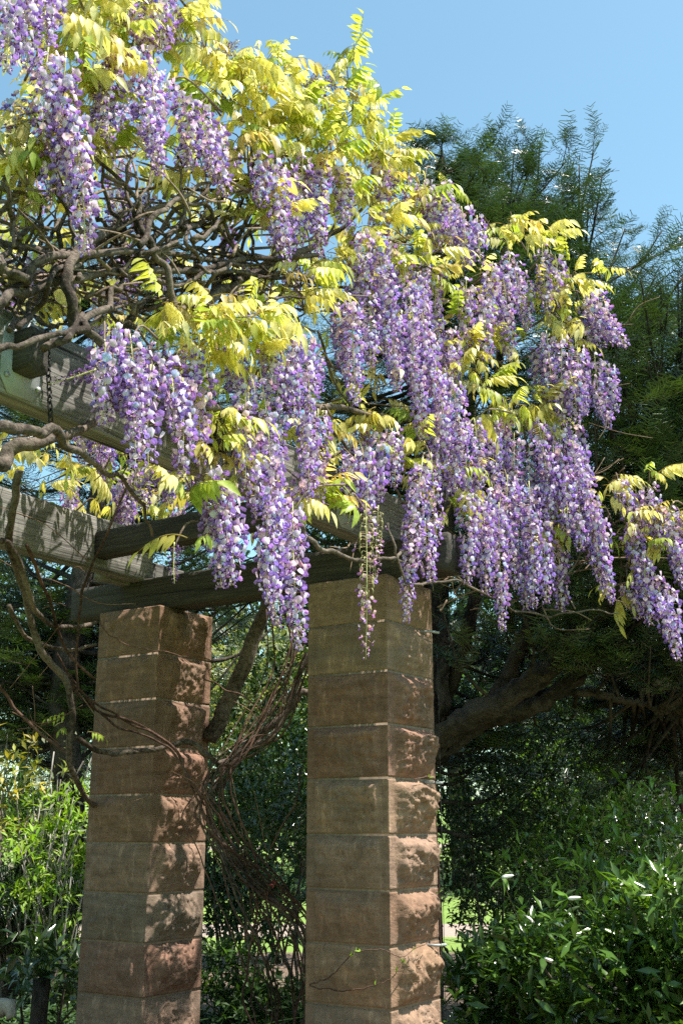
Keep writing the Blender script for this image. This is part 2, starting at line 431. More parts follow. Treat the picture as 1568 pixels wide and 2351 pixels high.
column(COL_L, [1835, 1963, 2098, 2233, 2371, 2514, 2655, 2810],
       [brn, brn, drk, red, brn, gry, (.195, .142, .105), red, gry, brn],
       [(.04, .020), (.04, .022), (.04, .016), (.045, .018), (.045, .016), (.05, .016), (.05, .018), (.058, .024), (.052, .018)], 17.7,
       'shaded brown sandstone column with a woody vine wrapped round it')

# ------------------------------------------------------------------ pergola: beams
def beam(name, p0, p1, w, h, mat, parent=None, wob=.004, notch=None):
    """timber from p0 to p1 (axis points at its centre), local X along the grain"""
    p0 = np.array(p0, float); p1 = np.array(p1, float); Lb = np.linalg.norm(p1-p0)
    x = (p1-p0)/Lb; y = np.cross([0, 0, 1.], x); y /= np.linalg.norm(y); z = np.cross(x, y)
    b = .008
    sec = []
    for (sy, sz) in ((1, 1), (-1, 1), (-1, -1), (1, -1)):
        pr = [(sy*(w/2-b), sz*h/2), (sy*w/2, sz*(h/2-b))]
        if sy*sz > 0: pr = pr[::-1]
        sec += pr
    mids = []
    for i in range(len(sec)):
        a_, b_ = sec[i], sec[(i+1) % len(sec)]; mids.append(a_)
        if math.dist(a_, b_) > .05:
            for f in (.25, .5, .75): mids.append((a_[0]+(b_[0]-a_[0])*f, a_[1]+(b_[1]-a_[1])*f))
    sec = np.array(mids); ns = len(sec)
    nx = max(6, int(Lb/.06)); V = []
    sd_ = rng.uniform(0, 50)
    for i in range(nx+1):
        X = -Lb/2 + Lb*i/nx
        for (yy, zz) in sec:
            k = mnoise.noise(Vector((X*1.7+sd_, yy*9, zz*9)))*wob + mnoise.noise(Vector((X*9+sd_, yy*40, zz*40)))*wob*.5
            V.append((X + (mnoise.noise(Vector((yy*60, zz*60, sd_)))*.006 if i in (0, nx) else 0), yy*(1+k/(w/2)), zz*(1+k/(h/2))))
    k = np.arange(ns); kk = (k+1) % ns
    Q = np.concatenate([np.stack([i*ns+k, (i+1)*ns+k, (i+1)*ns+kk, i*ns+kk], 1) for i in range(nx)])
    cb = len(V); V += [(-Lb/2, 0, 0), (Lb/2, 0, 0)]
    T = [[cb, j, (j+1) % ns] for j in range(ns)] + [[cb+1, nx*ns+(j+1) % ns, nx*ns+j] for j in range(ns)]
    mb = MB(); mb.add(V, Q, T)
    o = mb.build(name, mat, None, smooth_shade=False)
    mw = Matrix(((x[0], y[0], z[0], (p0+p1)[0]/2), (x[1], y[1], z[1], (p0+p1)[1]/2), (x[2], y[2], z[2], (p0+p1)[2]/2), (0, 0, 0, 1)))
    o.matrix_world = mw
    if parent is not None:
        o.parent = parent; o.matrix_parent_inverse = Matrix.Identity(4)
        o.matrix_basis = Matrix.Translation(-Vector(parent.location)) @ mw
    return o

cR = COL_R + (Lh-Ch)*CW/2; cL = COL_L + (Lh-Ch)*CW/2
up = np.array([0, 0, 1.])
lb = beam('row_beam', cR - Lh*.60 + up*(TOPZ+.105) + Ch*.10, cL + Lh*.62 + up*(TOPZ+.105) + Ch*.10, .16, .212, M_darkwood)
tag(lb, 'dark weathered timber beam lying across the tops of both stone columns', 'beam')
BZ = TOPZ + .21 - .03
c1 = cR - Lh*.15
BH = .335; BWD = .105
x1 = beam('cross_beam', c1 - Ch*.30 + up*(BZ+BH/2), c1 + Ch*4.6 + up*(BZ+BH/2), BWD, BH, M_timber, None, .005)
tag(x1, 'grey weathered cross beam with steel plates above the sunlit column', 'beam', 'cross beams of the pergola')
x2 = beam('cross_beam', cL + Lh*.02 + Ch*.10 + up*(BZ+BH/2+.015), cL + Lh*.02 + Ch*4.6 + up*(BZ+BH/2+.015), BWD, BH, M_timber, None, .005)
tag(x2, 'grey weathered cross beam resting above the shaded vine-wrapped column', 'beam', 'cross beams of the pergola')
x3 = beam('splice_timber', cL + Lh*.13 - Ch*.35 + up*(BZ+.10), cL + Lh*.13 + Ch*.42 + up*(BZ+.10), .09, .20, M_timber)
tag(x3, 'short grey timber lapped beside the end of the cross beam', 'timber')

def hexplate(mb, o, ex, ez, en, w, h, t, cut):
    pts = [(-w/2, -h/2+cut), (-w/2+cut*.7, -h/2), (w/2-cut*.7, -h/2), (w/2, -h/2+cut), (w/2, h/2-cut), (w/2-cut*.7, h/2), (-w/2+cut*.7, h/2), (-w/2, h/2-cut)]
    V = [o+ex*a+ez*b for a, b in pts] + [o+ex*a+ez*b+en*t for a, b in pts]
    n = 8
    mb.add(V, [[i, (i+1) % n, n+(i+1) % n, n+i] for i in range(n)], [[n, n+i, n+i+1] for i in range(1, n-1)])

def bracket(tcen, label, short=False):
    """purlin let into the cross beam: steel plate on its side, purlin end sticking out through it"""
    o = c1 + Ch*tcen - Lh*(BWD/2+.001) + up*(BZ+BH*.50)
    root = empty('steel_bracket', o); tag(root, label, 'bracket', 'steel brackets on the cross beam')
    mb = MB(); hexplate(mb, o, -Ch, up, -Lh, .20, .31, .006, .06); mb.build('plate', M_galv, root, origin=o, smooth_shade=False)
    for a, b in ((-.075, .09), (-.075, -.09), (.078, -.10), (.078, .10)):
        mb = MB(); q = o - Ch*a + up*b - Lh*.004
        tube(mb, [q, q - Lh*.012], .011, 6); mb.build('bolt', M_galv, root, origin=o, smooth_shade=False)
    p = beam('purlin', o - Lh*.085 + up*.015, (o + Lh*.22 + up*.015) if short else (cL + Ch*tcen - Lh*.02 + up*(BZ+BH*.5)), .10, .165, M_darkwood)
    tag(p, label.replace('galvanised steel plate', 'dark timber purlin with its end').replace('bolted to', 'showing through'), 'purlin', 'purlins between the cross beams')
bracket(2.84, 'galvanised steel plate bolted to the cross beam beside the hanging chain')
bracket(1.75, 'galvanised steel plate bolted to the cross beam behind hanging blossom', True)
bracket(.58, 'galvanised steel plate bolted to the cross beam over the sunlit column')
# chain hanging round the beam by the bracket
ch = empty('chain', c1 + Ch*2.72 + up*BZ)
tag(ch, 'short rusty iron chain looped round the cross beam beside its steel plate', 'chain')
for k in range(15):
    q = c1 + Ch*(2.755-.004*k) - Lh*(BWD/2+.026) + up*(BZ+.30-k*.026)
    th = np.linspace(0, 2*np.pi, 11)[:-1]; a = -Ch if k % 2 else -Lh
    P = np.array([q + a*np.cos(u)*.0095 + up*np.sin(u)*.019 for u in np.append(th, th[0])])
    mb = MB(); tube(mb, P, .0035, 5); mb.build('chain_link', M_iron, ch, origin=np.array(ch.location))

# ------------------------------------------------------------------ wisteria
def dC(px, py):
    """depth of the front of the canopy: along the cross beam, then bulging out past the sunlit column"""
    a = az(px, py)
    t = (.45 - a*5.95)/(.543 - .8396*a)
    d = 5.95 - .8396*t
    lim = 5.98 + .50*float(smooth(990, 1230, px))
    k = .25
    return -k*math.log(math.exp(-d/k) + math.exp(-lim/k))

def cat(px, py, off=0.0):
    return at(px, py, dC(px, py)+off)

WB = np.array([-.42, 6.95, 0.])
wist = empty('wisteria', WB)
tag(wist, 'wisteria in full lilac bloom with yellow-green leaves smothering the timber pergola', 'wisteria')

# --- blossom template (x = facing, z = up)
def blossom_template(open_=1.0, seed=0):
    r = np.random.default_rng(seed)
    V = []; F = []; T = []; Cl = []
    lil, pal, vio, yel = np.array([.69, .55, .79]), np.array([.82, .73, .89]), np.array([.33, .20, .53]), np.array([.80, .76, .55])
    # standard: broad petal standing up, bent back
    S = [-1, -.5, 0, .5, 1]; Tt = [0, .3, .65, 1.0]; wd = [.004, .0125, .0165, .0085]
    b = len(V)
    for t, w in zip(Tt, wd):
        for s in S:
            x = -.004*t*t*open_ - .0055*abs(s)*abs(s)*(.4+t) + .003*(1-open_)
            V.append((x, s*w*(.55+.45*open_), .004+.027*t - .0035*s*s*(t > .9))); 
            Cl.append(yel if (t == .3 and s == 0) else (pal*.6+lil*.4 if t < .7 else lil)*(.96+.08*r.random()))
    n = len(S)
    for i in range(len(Tt)-1):
        for j in range(n-1): F.append((b+i*n+j, b+i*n+j+1, b+(i+1)*n+j+1, b+(i+1)*n+j))
    # wings: two folded petals pushing forward and down
    for sy in (-1, 1):
        b = len(V)
        for (x, y, z, c) in ((0, .002, .004, vio*1.4), (0, .003, -.004, vio), (.010, .0085, .003, vio*1.6), (.009, .0075, -.009, vio), (.021, .0045, -.003, vio*1.5), (.017, .004, -.013, vio*.8)):
            V.append((x, sy*y, z)); Cl.append(c)
        F += [(b, b+1, b+3, b+2), (b+2, b+3, b+5, b+4)]
    # keel
    b = len(V)
    for (x, z) in ((.002, -.002), (.018, -.005), (.020, -.012), (.006, -.010)): V.append((x, 0, z)); Cl.append(vio*.75)
    F.append((b, b+1, b+2, b+3))
    # calyx
    b = len(V); cal = np.array([.22, .11, .17])
    V += [(-.010, 0, .001), (0, .005, .005), (0, -.005, .005), (.001, 0, -.005)]; Cl += [cal]*4
    T += [(b, b+1, b+2), (b, b+3, b+1), (b, b+2, b+3)]
    return np.array(V, float), np.array(F), np.array(T), np.clip(np.array(Cl), 0, 1)
BL = [blossom_template(1.0, 1), blossom_template(.75, 2), blossom_template(.35, 3)]

def raceme_parts(length, style, seed):
    """stalk mesh and list of (template, pos, R, scale, tint); hangs from the origin along -Z"""
    r = np.random.default_rng(seed)
    cx, cyy = r.normal(0, .035*length, 2)
    def axis(t): return np.array([cx*math.sin(t*2.6), cyy*math.sin(t*2.2+.3)-cyy*math.sin(.3), -t*length])
    n = int(length*{'full': 165, 'loose': 105, 'faded': 60, 'bud': 120}[style])
    st = MB()
    A = np.array([axis(t) for t in np.linspace(-.06, 1, 16)])
    tube(st, A, [.0032, .0028, .0012], 5, (.62, .62, .30))
    out = []
    for i in range(n):
        t = (i+.5)/n
        if style == 'faded' and t < .55 and r.random() < .75: continue
        t2 = t**.95
        ang = i*2.39996 + r.normal(0, .35)
        spread = (.056*(1-.52*t) if style != 'bud' else .018)*(.55+.45*min(1, t*6+.5))*r.uniform(.7, 1.2)
        if t > .82: spread *= .45+.55*(1-t)/.18
        o = np.array([math.cos(ang), math.sin(ang), r.normal(-.12, .25)]); o /= np.linalg.norm(o)
        base = axis(t2); p = base + o*spread + np.array([0, 0, -.004])
        sc = r.uniform(.82, 1.14)*(1 if t < .72 else 1-.6*(t-.72)/.28)
        ti = 0 if t < .6 else (1 if t < .85 else 2)
        if r.random() < .22: ti = min(2, ti+1)
        if style == 'bud': ti = 2; sc *= .6*(1-.5*t)
        nrm = np.array([r.normal(0, .35), r.normal(0, .35), 1.])
        f = o + np.array([0, 0, -.12]) + r.normal(0, .28, 3)
        R = frames(f[None], nrm[None])[0]
        tint = np.clip(np.array([1, 1, 1])*r.normal(1, .12) + np.array([.10, .0, -.06])*r.normal(0, 1), .5, 1.25)
        if style == 'faded': tint = tint*np.array([1.15, .95, .85])
        if style == 'bud': tint = tint*np.array([.35, .28, .42])
        out.append((ti, p, R, sc*(1.12 if style != 'faded' else .95), tint))
        tube(st, [base, (base+p)/2+[0, 0, .003], p - f/np.linalg.norm(f)*.006], .0011, 3, (.62, .45, .30))
    if style == 'faded':                          # finished flowers leave thin green pods
        for i in range(int(length*90)):
            t = r.uniform(0, .7); ang = r.uniform(0, 6.28); o = np.array([math.cos(ang), math.sin(ang), .1])
            b0 = axis(t); p = b0+o*.028
            tube(st, [b0, p], .001, 3, (.55, .42, .25)); tube(st, [p, p+o*.008-[0, 0, .016], p+o*.004-[0, 0, .034]], [.0028, .003, .0008], 4, (.45, .42, .20))
    return st, out

def blossoms_mesh(parts, name):
    mb = MB()
    for ti in range(3):
        sel = [q for q in parts if q[0] == ti]
        if not sel: continue
        tv, tq, tt, tcx = BL[ti]
        scatter(mb, tv, tq, tt, tcx, np.array([q[1] for q in sel]), np.array([q[2] for q in sel]), np.array([q[3] for q in sel]), np.array([q[4] for q in sel]))
    return mb.mesh(name, M_petal)

LENS = {'full': [.28, .38, .48, .60, .75, .90], 'loose': [.35, .55, .75], 'faded': [.8], 'bud': [.22]}
RV = {}
sd_i = 100
for stl, ls in LENS.items():
    for l in ls:
        for rep in range(2 if stl == 'full' else 1):
            sd_i += 1
            st, parts = raceme_parts(l, stl, sd_i)
            RV.setdefault(stl, []).append((l, st.mesh('raceme', M_twig), blossoms_mesh(parts, 'blossoms'), parts))
M_stalk = leaf_mat('raceme_stalk', .6, .15, (1, 1, .8), .3, .1, 40)
for vs in RV.values():
    for v in vs: v[1].materials[0] = M_stalk
BLM = None
def single_blossoms():
    """one shared mesh per opening stage, for the racemes close enough to show each blossom"""
    out = []
    for tv, tq, tt, tcx in BL:
        mb = MB(); mb.add(tv, tq, tt, tcx); out.append(mb.mesh('blossom', M_petal))
    return out
BLM = single_blossoms()

twigs = MB()
def raceme(x0, y0, x1, y1, off=0., style='full', split=False, droff=0., twig=True):
    d = dC(x0, y0)+off
    a = at(x0, y0, d); b = at(x1, y1, d+droff)
    v = b-a; l = np.linalg.norm(v)
    vs = RV[style]
    best = min(abs(q[0]-l) for q in vs)
    cand = [q for q in vs if abs(q[0]-l) < best+.02]
    q = cand[rng.integers(len(cand))]
    s = l/q[0]
    z = -v/l; x = np.cross(z, [0, 1, 0.]) if abs(z[1]) < .9 else np.cross(z, [1, 0, 0.])
    x /= np.linalg.norm(x); y = np.cross(z, x); th = rng.uniform(0, 6.28)
    x, y = x*math.cos(th)+y*math.sin(th), -x*math.sin(th)+y*math.cos(th)
    sx = 1+ (s-1)*.4
    p = a - WB
    o = link(bpy.data.objects.new('raceme', q[1]), wist)
    o.matrix_basis = Matrix(((x[0]*sx, y[0]*sx, z[0]*s, p[0]), (x[1]*sx, y[1]*sx, z[1]*s, p[1]), (x[2]*sx, y[2]*sx, z[2]*s, p[2]), (0, 0, 0, 1)))
    if split:
        for ti, bp, R, sc, tint in q[3]:
            f = link(bpy.data.objects.new('blossom', BLM[ti]), o)
            f.matrix_basis = Matrix(((*(R[0]*sc), bp[0]), (*(R[1]*sc), bp[1]), (*(R[2]*sc), bp[2]), (0, 0, 0, 1)))
    else:
        f = link(bpy.data.objects.new('blossoms', q[2]), o); f['kind'] = 'stuff'
    if twig:   # the shoot it hangs from
        e = a + np.array([rng.normal(-.05, .12), rng.uniform(.15, .4), rng.uniform(.02, .22)])
        P = catmull([a+np.array([0, 0, -.01]), a+(e-a)*.35+np.array([0, 0, .06]), e], 8)
        tube(twigs, P, [.0035, .006], 5)
    return o

RAC = [  # x0 y0 x1 y1 offset : measured in the photo
 (15,-60,12,165,-.1,1),(55,-70,62,150,-.05,1),(95,-50,100,110,0,1),(135,-40,128,60,.1),(30,20,40,120,.1,0),
 (110,120,100,330,.05,0),(150,140,170,470,.0),(165,260,190,590,-.03),(140,250,120,450,.05),(40,230,30,330,.4),
 (300,20,330,120,.2),(360,-20,365,115,.1),(385,10,400,90,.25),
 (265,130,255,330,.1),(310,110,325,300,.05),(345,140,350,380,.0),(385,180,388,410,.05),(420,220,430,390,.1),(455,245,480,400,.1),(495,290,525,450,.12),(290,200,300,320,.2),(240,160,230,300,.2),(330,230,345,330,.0),
 (600,365,595,470,.05),(625,375,660,600,.0),(655,390,672,585,.05),(695,365,690,560,.1),(745,380,745,595,.05),(775,390,785,520,.1),(720,400,715,520,.15),(870,365,880,475,.1),(890,380,895,460,.2),
 (975,420,990,520,.1),(1005,470,1010,575,.05),(1060,480,1060,590,.0),(1095,500,1105,605,.05),(1030,480,1035,560,.1),(1080,520,1075,620,.1),
 (835,540,830,690,.0),(870,545,885,820,-.05),(925,600,935,870,-.03),(850,680,850,840,.0),(805,690,815,930,.02),(960,640,985,900,.0),(1000,630,1010,800,.1),(905,720,915,900,-.05),(950,830,965,1010,-.05),(1000,850,1025,1070,-.03),(1040,880,1060,1060,.0),(890,640,900,760,-.08),(820,600,815,760,.1),(945,740,950,900,.05),(780,700,790,860,.15),(1035,760,1040,880,.08),(985,770,995,920,-.04),
 (1130,610,1135,760,.0),(1155,640,1165,825,-.02),(1185,610,1200,730,.0),(1070,650,1075,800,.1),(1110,690,1115,830,.05),(1210,650,1215,760,.1),(1170,590,1160,680,.05),
 (1245,570,1260,720,.05),(1275,590,1290,700,.1),
 (1360,675,1440,795,.1),(1340,700,1400,780,.15),(1300,740,1390,790,.2),
 (1255,770,1265,960,.05),(1290,780,1300,985,.0),(1325,800,1345,955,.05),(1365,820,1385,960,.1),(1390,840,1410,945,.15),(1310,860,1320,970,-.03),(1240,800,1240,900,.15),
 (240,790,230,970,.0),(270,750,262,920,.05),(300,780,300,1010,-.02),(325,820,318,1105,-.05),(345,850,345,1085,.0),(420,880,420,1095,-.02),(458,855,460,1065,.0),(390,840,395,985,.05),(290,840,285,960,-.04),(365,790,370,900,.06),(440,800,445,900,.05),
 (560,850,560,1125,.0),(600,870,602,1230,-.03),(640,850,640,1285,.0),(675,755,680,960,-.05),(700,780,712,945,-.03),(722,820,730,905,.05),(700,930,705,1145,.03),(730,950,738,1155,.05),(545,800,540,900,.05),(620,800,625,900,.0),(650,780,655,900,.05),(580,1000,585,1180,.02),(500,1110,502,1350,-.02),(522,1120,525,1345,.0),(485,1080,480,1260,.03),(620,1120,618,1385,-.02),(650,1140,652,1440,-.04),(672,1170,690,1495,.0),(690,1100,680,1290,.03),
 (840,1030,835,1170,.05),(870,1005,870,1150,.0),(815,1050,812,1170,.08),(900,990,905,1120,.05),(850,1070,845,1180,.0),
 (968,1070,935,1430,-.12),(990,1050,1000,1255,-.08),(975,1200,990,1340,-.05),
 (1075,1140,1070,1340,-.1),(1108,1160,1112,1365,-.1),(1145,1170,1155,1450,-.12),(1185,1140,1190,1355,-.08),(1215,1120,1225,1395,-.1),(1240,1190,1250,1385,-.05),(1165,1100,1170,1280,-.04),(1125,1120,1120,1260,-.02),(1200,1220,1205,1400,-.04),
 (1010,960,1005,1115,-.03),(1050,990,1050,1125,-.05),(1090,970,1095,1130,-.03),(1030,1040,1025,1150,.02),(1130,980,1135,1120,.0),(1070,1050,1075,1170,-.02),
 (1235,970,1255,1120,-.02),(1285,980,1305,1145,.0),(1315,1010,1340,1200,.0),(1335,1070,1360,1250,.02),(1300,1090,1305,1240,-.05),(1355,1140,1375,1335,.0),(1380,1190,1405,1385,.02),(1255,1080,1260,1215,-.03),(1215,1030,1220,1190,.0),(1180,1000,1185,1140,.02),(1270,1030,1285,1170,-.05),(1160,950,1155,1080,.05),(1330,1160,1335,1260,-.02),
 (1490,1120,1515,1265,.15),(1535,1170,1555,1305,.1),(1450,1215,1475,1375,.1),(1480,1285,1500,1435,.08),(1505,1325,1535,1475,.1),(1535,1355,1560,1515,.1),(1555,1250,1575,1350,.15),(1420,1110,1450,1190,.15),(1460,1130,1480,1230,.2),(1565,1180,1580,1260,.2),(1440,1340,1470,1420,.12),
]
for q in RAC:
    sty = 'full' if rng.random() < .8 or len(q) == 6 else 'loose'
    raceme(*q[:5], style=sty, split=(len(q) == 6 and q[5] == 1), droff=rng.normal(0, .04))
for q in [q for q in RAC if q[0] > 780 and q[0] < 1420]:
    if rng.random() < .55:
        ox, oy = rng.normal(0, 28), rng.normal(0, 30)
        raceme(q[0]+ox, q[1]+oy, q[2]+ox, q[1]+oy+(q[3]-q[1])*.8, q[4]+rng.uniform(.1, .3), style='full' if rng.random() < .7 else 'loose', droff=rng.normal(0, .05))
raceme(840, 1170, 838, 1515, -.12, 'faded')
raceme(868, 1170, 862, 1330, -.10, 'faded')
for q in ((495,125,545,95,.3),(520,130,550,92,.3),(700,195,755,150,.3),(735,220,770,160,.3),(790,200,765,250,.3),(400,10,412,25,.3),(745,180,800,230,.35)):
    raceme(*q, style='bud')
raceme(215, 850, 110, 880, -.02, 'bud'); raceme(400, 1250, 402, 1340, .1, 'bud')

for k in range(18):
    p = cR + Lh*rng.uniform(.2, 1.9) + Ch*rng.uniform(-.2, 1.2) + up*(TOPZ+rng.uniform(.75, 1.1))
    f = p[1]*cp + (p[2]-CAMZ)*sp; x = (341+FPX*p[0]/f)/KX; y = (512-FPX*((p[2]-CAMZ)*cp-p[1]*sp)/f)/KY
    raceme(x, y, x+rng.normal(0, 6), y+rng.uniform(90, 130), p[1]-dC(x, y))
# racemes deeper in the canopy, glimpsed between the branches
for k in range(34):
    x, y = rng.uniform(0, 1000), rng.uniform(250, 700)
    if y < 180 + max(0, x-450)*.55: continue
    raceme(x, y, x+rng.normal(0, 10), y+rng.uniform(60, 130), rng.uniform(.7, 2.2))

# --- compound leaves
def leaf_template(seg=4, curl=.25, fold=.22):
    """single ovate pointed leaflet of length 1 along x"""
    xs = np.linspace(0, 1, seg+1); w = .36*np.sin(np.pi*xs**.72)**.9*(1-.25*xs); w[0] = .02; w[-1] = 0
    V = []; 
    for x, ww in zip(xs, w):
        z = -curl*x*x
        V += [(x, -ww/1.0*.5, z+fold*ww*.5), (x, 0, z), (x, ww*.5, z+fold*ww*.5)]
    V = np.array(V); Q = []
    for i in range(seg): Q += [(3*i, 3*i+3, 3*i+4, 3*i+1), (3*i+1, 3*i+4, 3*i+5, 3*i+2)]
    c = np.ones((len(V), 3)); c[1::3] *= 1.12
    return V, np.array(Q), None, c
LEAF1 = leaf_template()
LEAFS = leaf_template(2, .2, .3)
LEAFX = (np.array([(0, 0, 0), (.45, -.19, .07), (1, 0, -.10), (.45, .19, .07)]), None, np.array([(0, 1, 2), (0, 2, 3)]), np.ones((4, 3)))   # plain leaf for far crowns

def compound(seed, n_pairs=5, L=.24, droop=.5, col=(.5, .46, .10)):
    r = np.random.default_rng(seed); mb = MB()
    ts = np.linspace(0, 1, 10)
    def ax(t): return np.array([L*t*(1-.12*droop*t), r0*L*t*t, L*(.25*t - droop*.85*t*t)])
    r0 = r.normal(0, .12)
    tube(mb, [ax(t) for t in ts], [.0022, .001], 4, np.array([.42, .34, .12]))
    P = []; D = []; Nn = []; S = []
    for i in range(n_pairs):
        t = .28 + .66*i/n_pairs
        for s in (-1, 1):
            P.append(ax(t)); d = np.array([.35+.2*r.random(), s*(.75-.25*droop), -.35-1.0*droop*r.uniform(.6, 1.25)])
            D.append(d/np.linalg.norm(d)); Nn.append(np.array([.25, s*.9*droop, .8])+r.normal(0, .25, 3))
            S.append(L*.36*r.uniform(.65, 1.2)*(.75+.5*math.sin(math.pi*min(1, t*1.05))))
    P.append(ax(1)); D.append(np.array([.6, 0, -.5-.6*droop])); Nn.append(np.array([.6, r.normal(0, .2), .6])); S.append(L*.40)
    n = len(P); cols = np.tile(col, (n, 1))*r.normal(1, .10, (n, 1))
    scatter(mb, *LEAF1, np.array(P), frames(np.array(D), np.array(Nn)), np.array(S), cols)
    return mb
LIM = (.53, .57, .14)
YEL, GRN, BRZ, PAL = (.64, .58, .18), (.36, .45, .08), (.62, .50, .22), (.76, .71, .35)
CV = []
for k in range(16):
    col = [YEL, LIM, PAL, GRN, YEL, BRZ, LIM, PAL][k % 8]
    CV.append(compound(300+k, int(rng.integers(4, 7)), rng.uniform(.13, .25), rng.uniform(.35, 1.1), np.array(col)))
CVM = [m.mesh('leaf', M_wleaf) for m in CV]
CVA = [m.arrays() for m in CV]
leafbulk = MB()
pending = []
def leaf_at(p, yaw=None, scale=1., pitch=None, kind=None):
    yaw = rng.uniform(0, 6.28) if yaw is None else yaw
    pitch = rng.normal(-.1, .35) if pitch is None else pitch
    k = int(rng.integers(len(CV))) if kind is None else kind
    R = np.array(Matrix.Rotation(yaw, 3, 'Z') @ Matrix.Rotation(pitch, 3, 'Y') @ Matrix.Rotation(rng.normal(0, .3), 3, 'X'))
    pending.append((np.array(p), R, scale, k))

BLOBS = [ # cx cy rx ry n offset kind-bias
 (60,40,70,60,8,.25),(180,60,90,110,28,.12),(260,40,60,60,14,.15),(200,170,60,60,12,.15),(300,70,60,70,12,.2),(430,80,50,50,12,.15),(350,110,50,50,10,.2),
 (470,140,50,50,10,.2),(560,180,70,50,22,.15),(640,200,60,50,18,.15),(520,240,70,50,14,.2),(620,270,80,60,22,.15),(700,260,60,60,16,.15),
 (760,300,80,90,30,.12),(800,200,35,60,9,.2),(815,140,18,30,5,.2),(840,280,40,60,14,.15),(860,360,60,70,24,.12),(900,420,50,60,16,.12),(780,420,60,60,14,.15),(700,340,60,50,14,.15),(920,370,25,30,6,.15),
 (40,330,60,60,12,.2),(80,410,70,50,14,.2),(160,310,50,60,8,.3),(230,330,50,60,10,.25),(30,460,50,50,8,.5),(210,230,50,50,8,.2),(420,380,60,50,10,.3),(560,330,50,50,12,.2),(600,500,50,40,12,.1),(570,420,50,50,10,.2),
 (860,500,60,50,16,.12),(930,560,60,50,18,.08),(980,600,40,50,12,.05),(940,480,40,40,10,.12),(990,470,30,60,8,.15),(800,620,60,60,10,.25),(690,660,50,50,9,.2),
 (1180,540,45,40,12,.1),(1240,560,40,30,8,.15),(1310,640,40,30,10,.12),(1380,640,35,20,6,.15),(1230,680,40,60,14,.1),(1270,720,40,40,10,.12),(1320,770,40,30,10,.1),(1150,790,60,50,12,.25),
 (450,740,70,50,16,.0),(530,760,60,45,16,.0),(610,740,60,40,12,.05),(380,740,40,40,7,.05),(500,810,80,40,12,.1),(700,720,40,40,8,.1),
 (500,1010,30,70,10,.05),(440,1130,45,30,6,.0),(530,1070,40,50,8,.08),(440,930,40,60,6,.1),(480,980,30,40,5,.08),(590,790,40,40,6,.1),
 (700,1160,40,35,7,.05),(760,1150,35,25,5,.1),(850,975,50,30,8,.05),(770,1020,30,30,4,.15),(860,870,40,60,6,.15),
 (1100,850,45,60,16,.05),(1080,810,30,40,8,.08),(1180,940,55,40,14,.02),(1230,960,40,40,9,.05),(1120,970,40,40,8,.02),
 (960,1010,40,40,8,.02),(930,1080,40,40,8,.05),(1060,1110,35,50,8,.02),(1010,1180,30,40,5,.05),(1070,1080,30,20,4,-.05),
 (1280,1230,45,35,10,.05),(1250,1170,30,30,4,.08),(1400,1130,40,35,8,.15),(1470,1200,45,45,12,.15),(1500,1240,40,30,8,.15),(1430,1350,25,35,6,.12),(1490,1110,30,20,4,.2),(1550,1220,30,40,6,.2),
 (1020,840,50,60,8,.2),(1060,720,60,60,10,.2),(1130,650,50,50,8,.15),(880,640,50,50,8,.1),
]
def jit(cx, cy, rx, ry):
    a = rng.uniform(0, 6.28); q = math.sqrt(rng.random()); return cx+rx*q*math.cos(a), cy+ry*q*math.sin(a)
for cx, cy, rx, ry, n, off in BLOBS:
    hub = cat(cx, cy, off+.35)
    for k in range(int(n*1.15)):
        x, y = jit(cx, cy-12, rx, ry)
        p = cat(x, y, off+abs(rng.normal(0, .10)))
        leaf_at(p, scale=rng.uniform(.8, 1.2), yaw=rng.uniform(-math.pi, 0) if rng.random() < .7 else None)
        if k % 2 == 0:
            tube(twigs, catmull([p, (p+hub)/2+np.array([0, 0, rng.uniform(0, .05)]), hub], 6), [.002, .005], 4)
# foliage behind the branch tangle and over the pergola roof
for k in range(620):
    x = rng.uniform(-60, 1050); y = rng.uniform(-40, 760)
    if y < 30 + max(0, x-430)*.62 or (x < 430 and y < 300 and rng.random() < .5): continue
    if 380 < y < 640 and x < 560 and rng.random() < .35: continue
    leaf_at(cat(x, y, rng.uniform(.6, 3.2)), scale=rng.uniform(.8, 1.3))
# canopy lying over the pergola roof between the two cross beams
for k in range(190):
    p = cR + Lh*rng.uniform(-.2, 2.1) + Ch*rng.uniform(-.3, 1.4) + up*(TOPZ+rng.uniform(.62, 1.25))
    leaf_at(p, scale=rng.uniform(.9, 1.3))
    if k % 4 == 0: tube(twigs, wander(p, p+rng.normal(0, .35, 3)*[1, 1, .25]-up*.12, 9, .03), [.006, .003], 5)
# young shoots standing out of the top
for (x, y, x2, y2) in ((470,110,460,20),(810,260,812,105),(660,200,668,145),(600,180,585,105),(935,420,915,335),(1170,560,1165,500),(455,90,440,60),(870,330,845,255)):
    a = cat(x, y, .2); b = cat(x2, y2, .2)
    P = wander(a, b, 9, .015); tube(twigs, P, [.004, .0015], 5, (1.2, 1.2, .8))
    for t in (3, 5, 7, 8): leaf_at(P[t], scale=.55, pitch=.1, yaw=rng.uniform(0, 6.28))
# the single bright leaf in front of the row beam, and the one by the shaded column
leaf_at(cat(430, 1235, -.02), yaw=math.pi*.98, pitch=-.25, scale=1.25, kind=0); leaf_at(cat(480, 1230, .0), yaw=-.5*math.pi, pitch=.3, scale=1., kind=3)
leaf_at(at(165, 1640, 6.2), yaw=math.pi*1.1, pitch=.1, scale=1.0, kind=3); leaf_at(at(200, 1680, 6.3), yaw=0, pitch=.2, scale=.8, kind=3)
leaf_at(at(150, 1670, 6.2), yaw=math.pi*1.5, pitch=.2, scale=.7, kind=3)

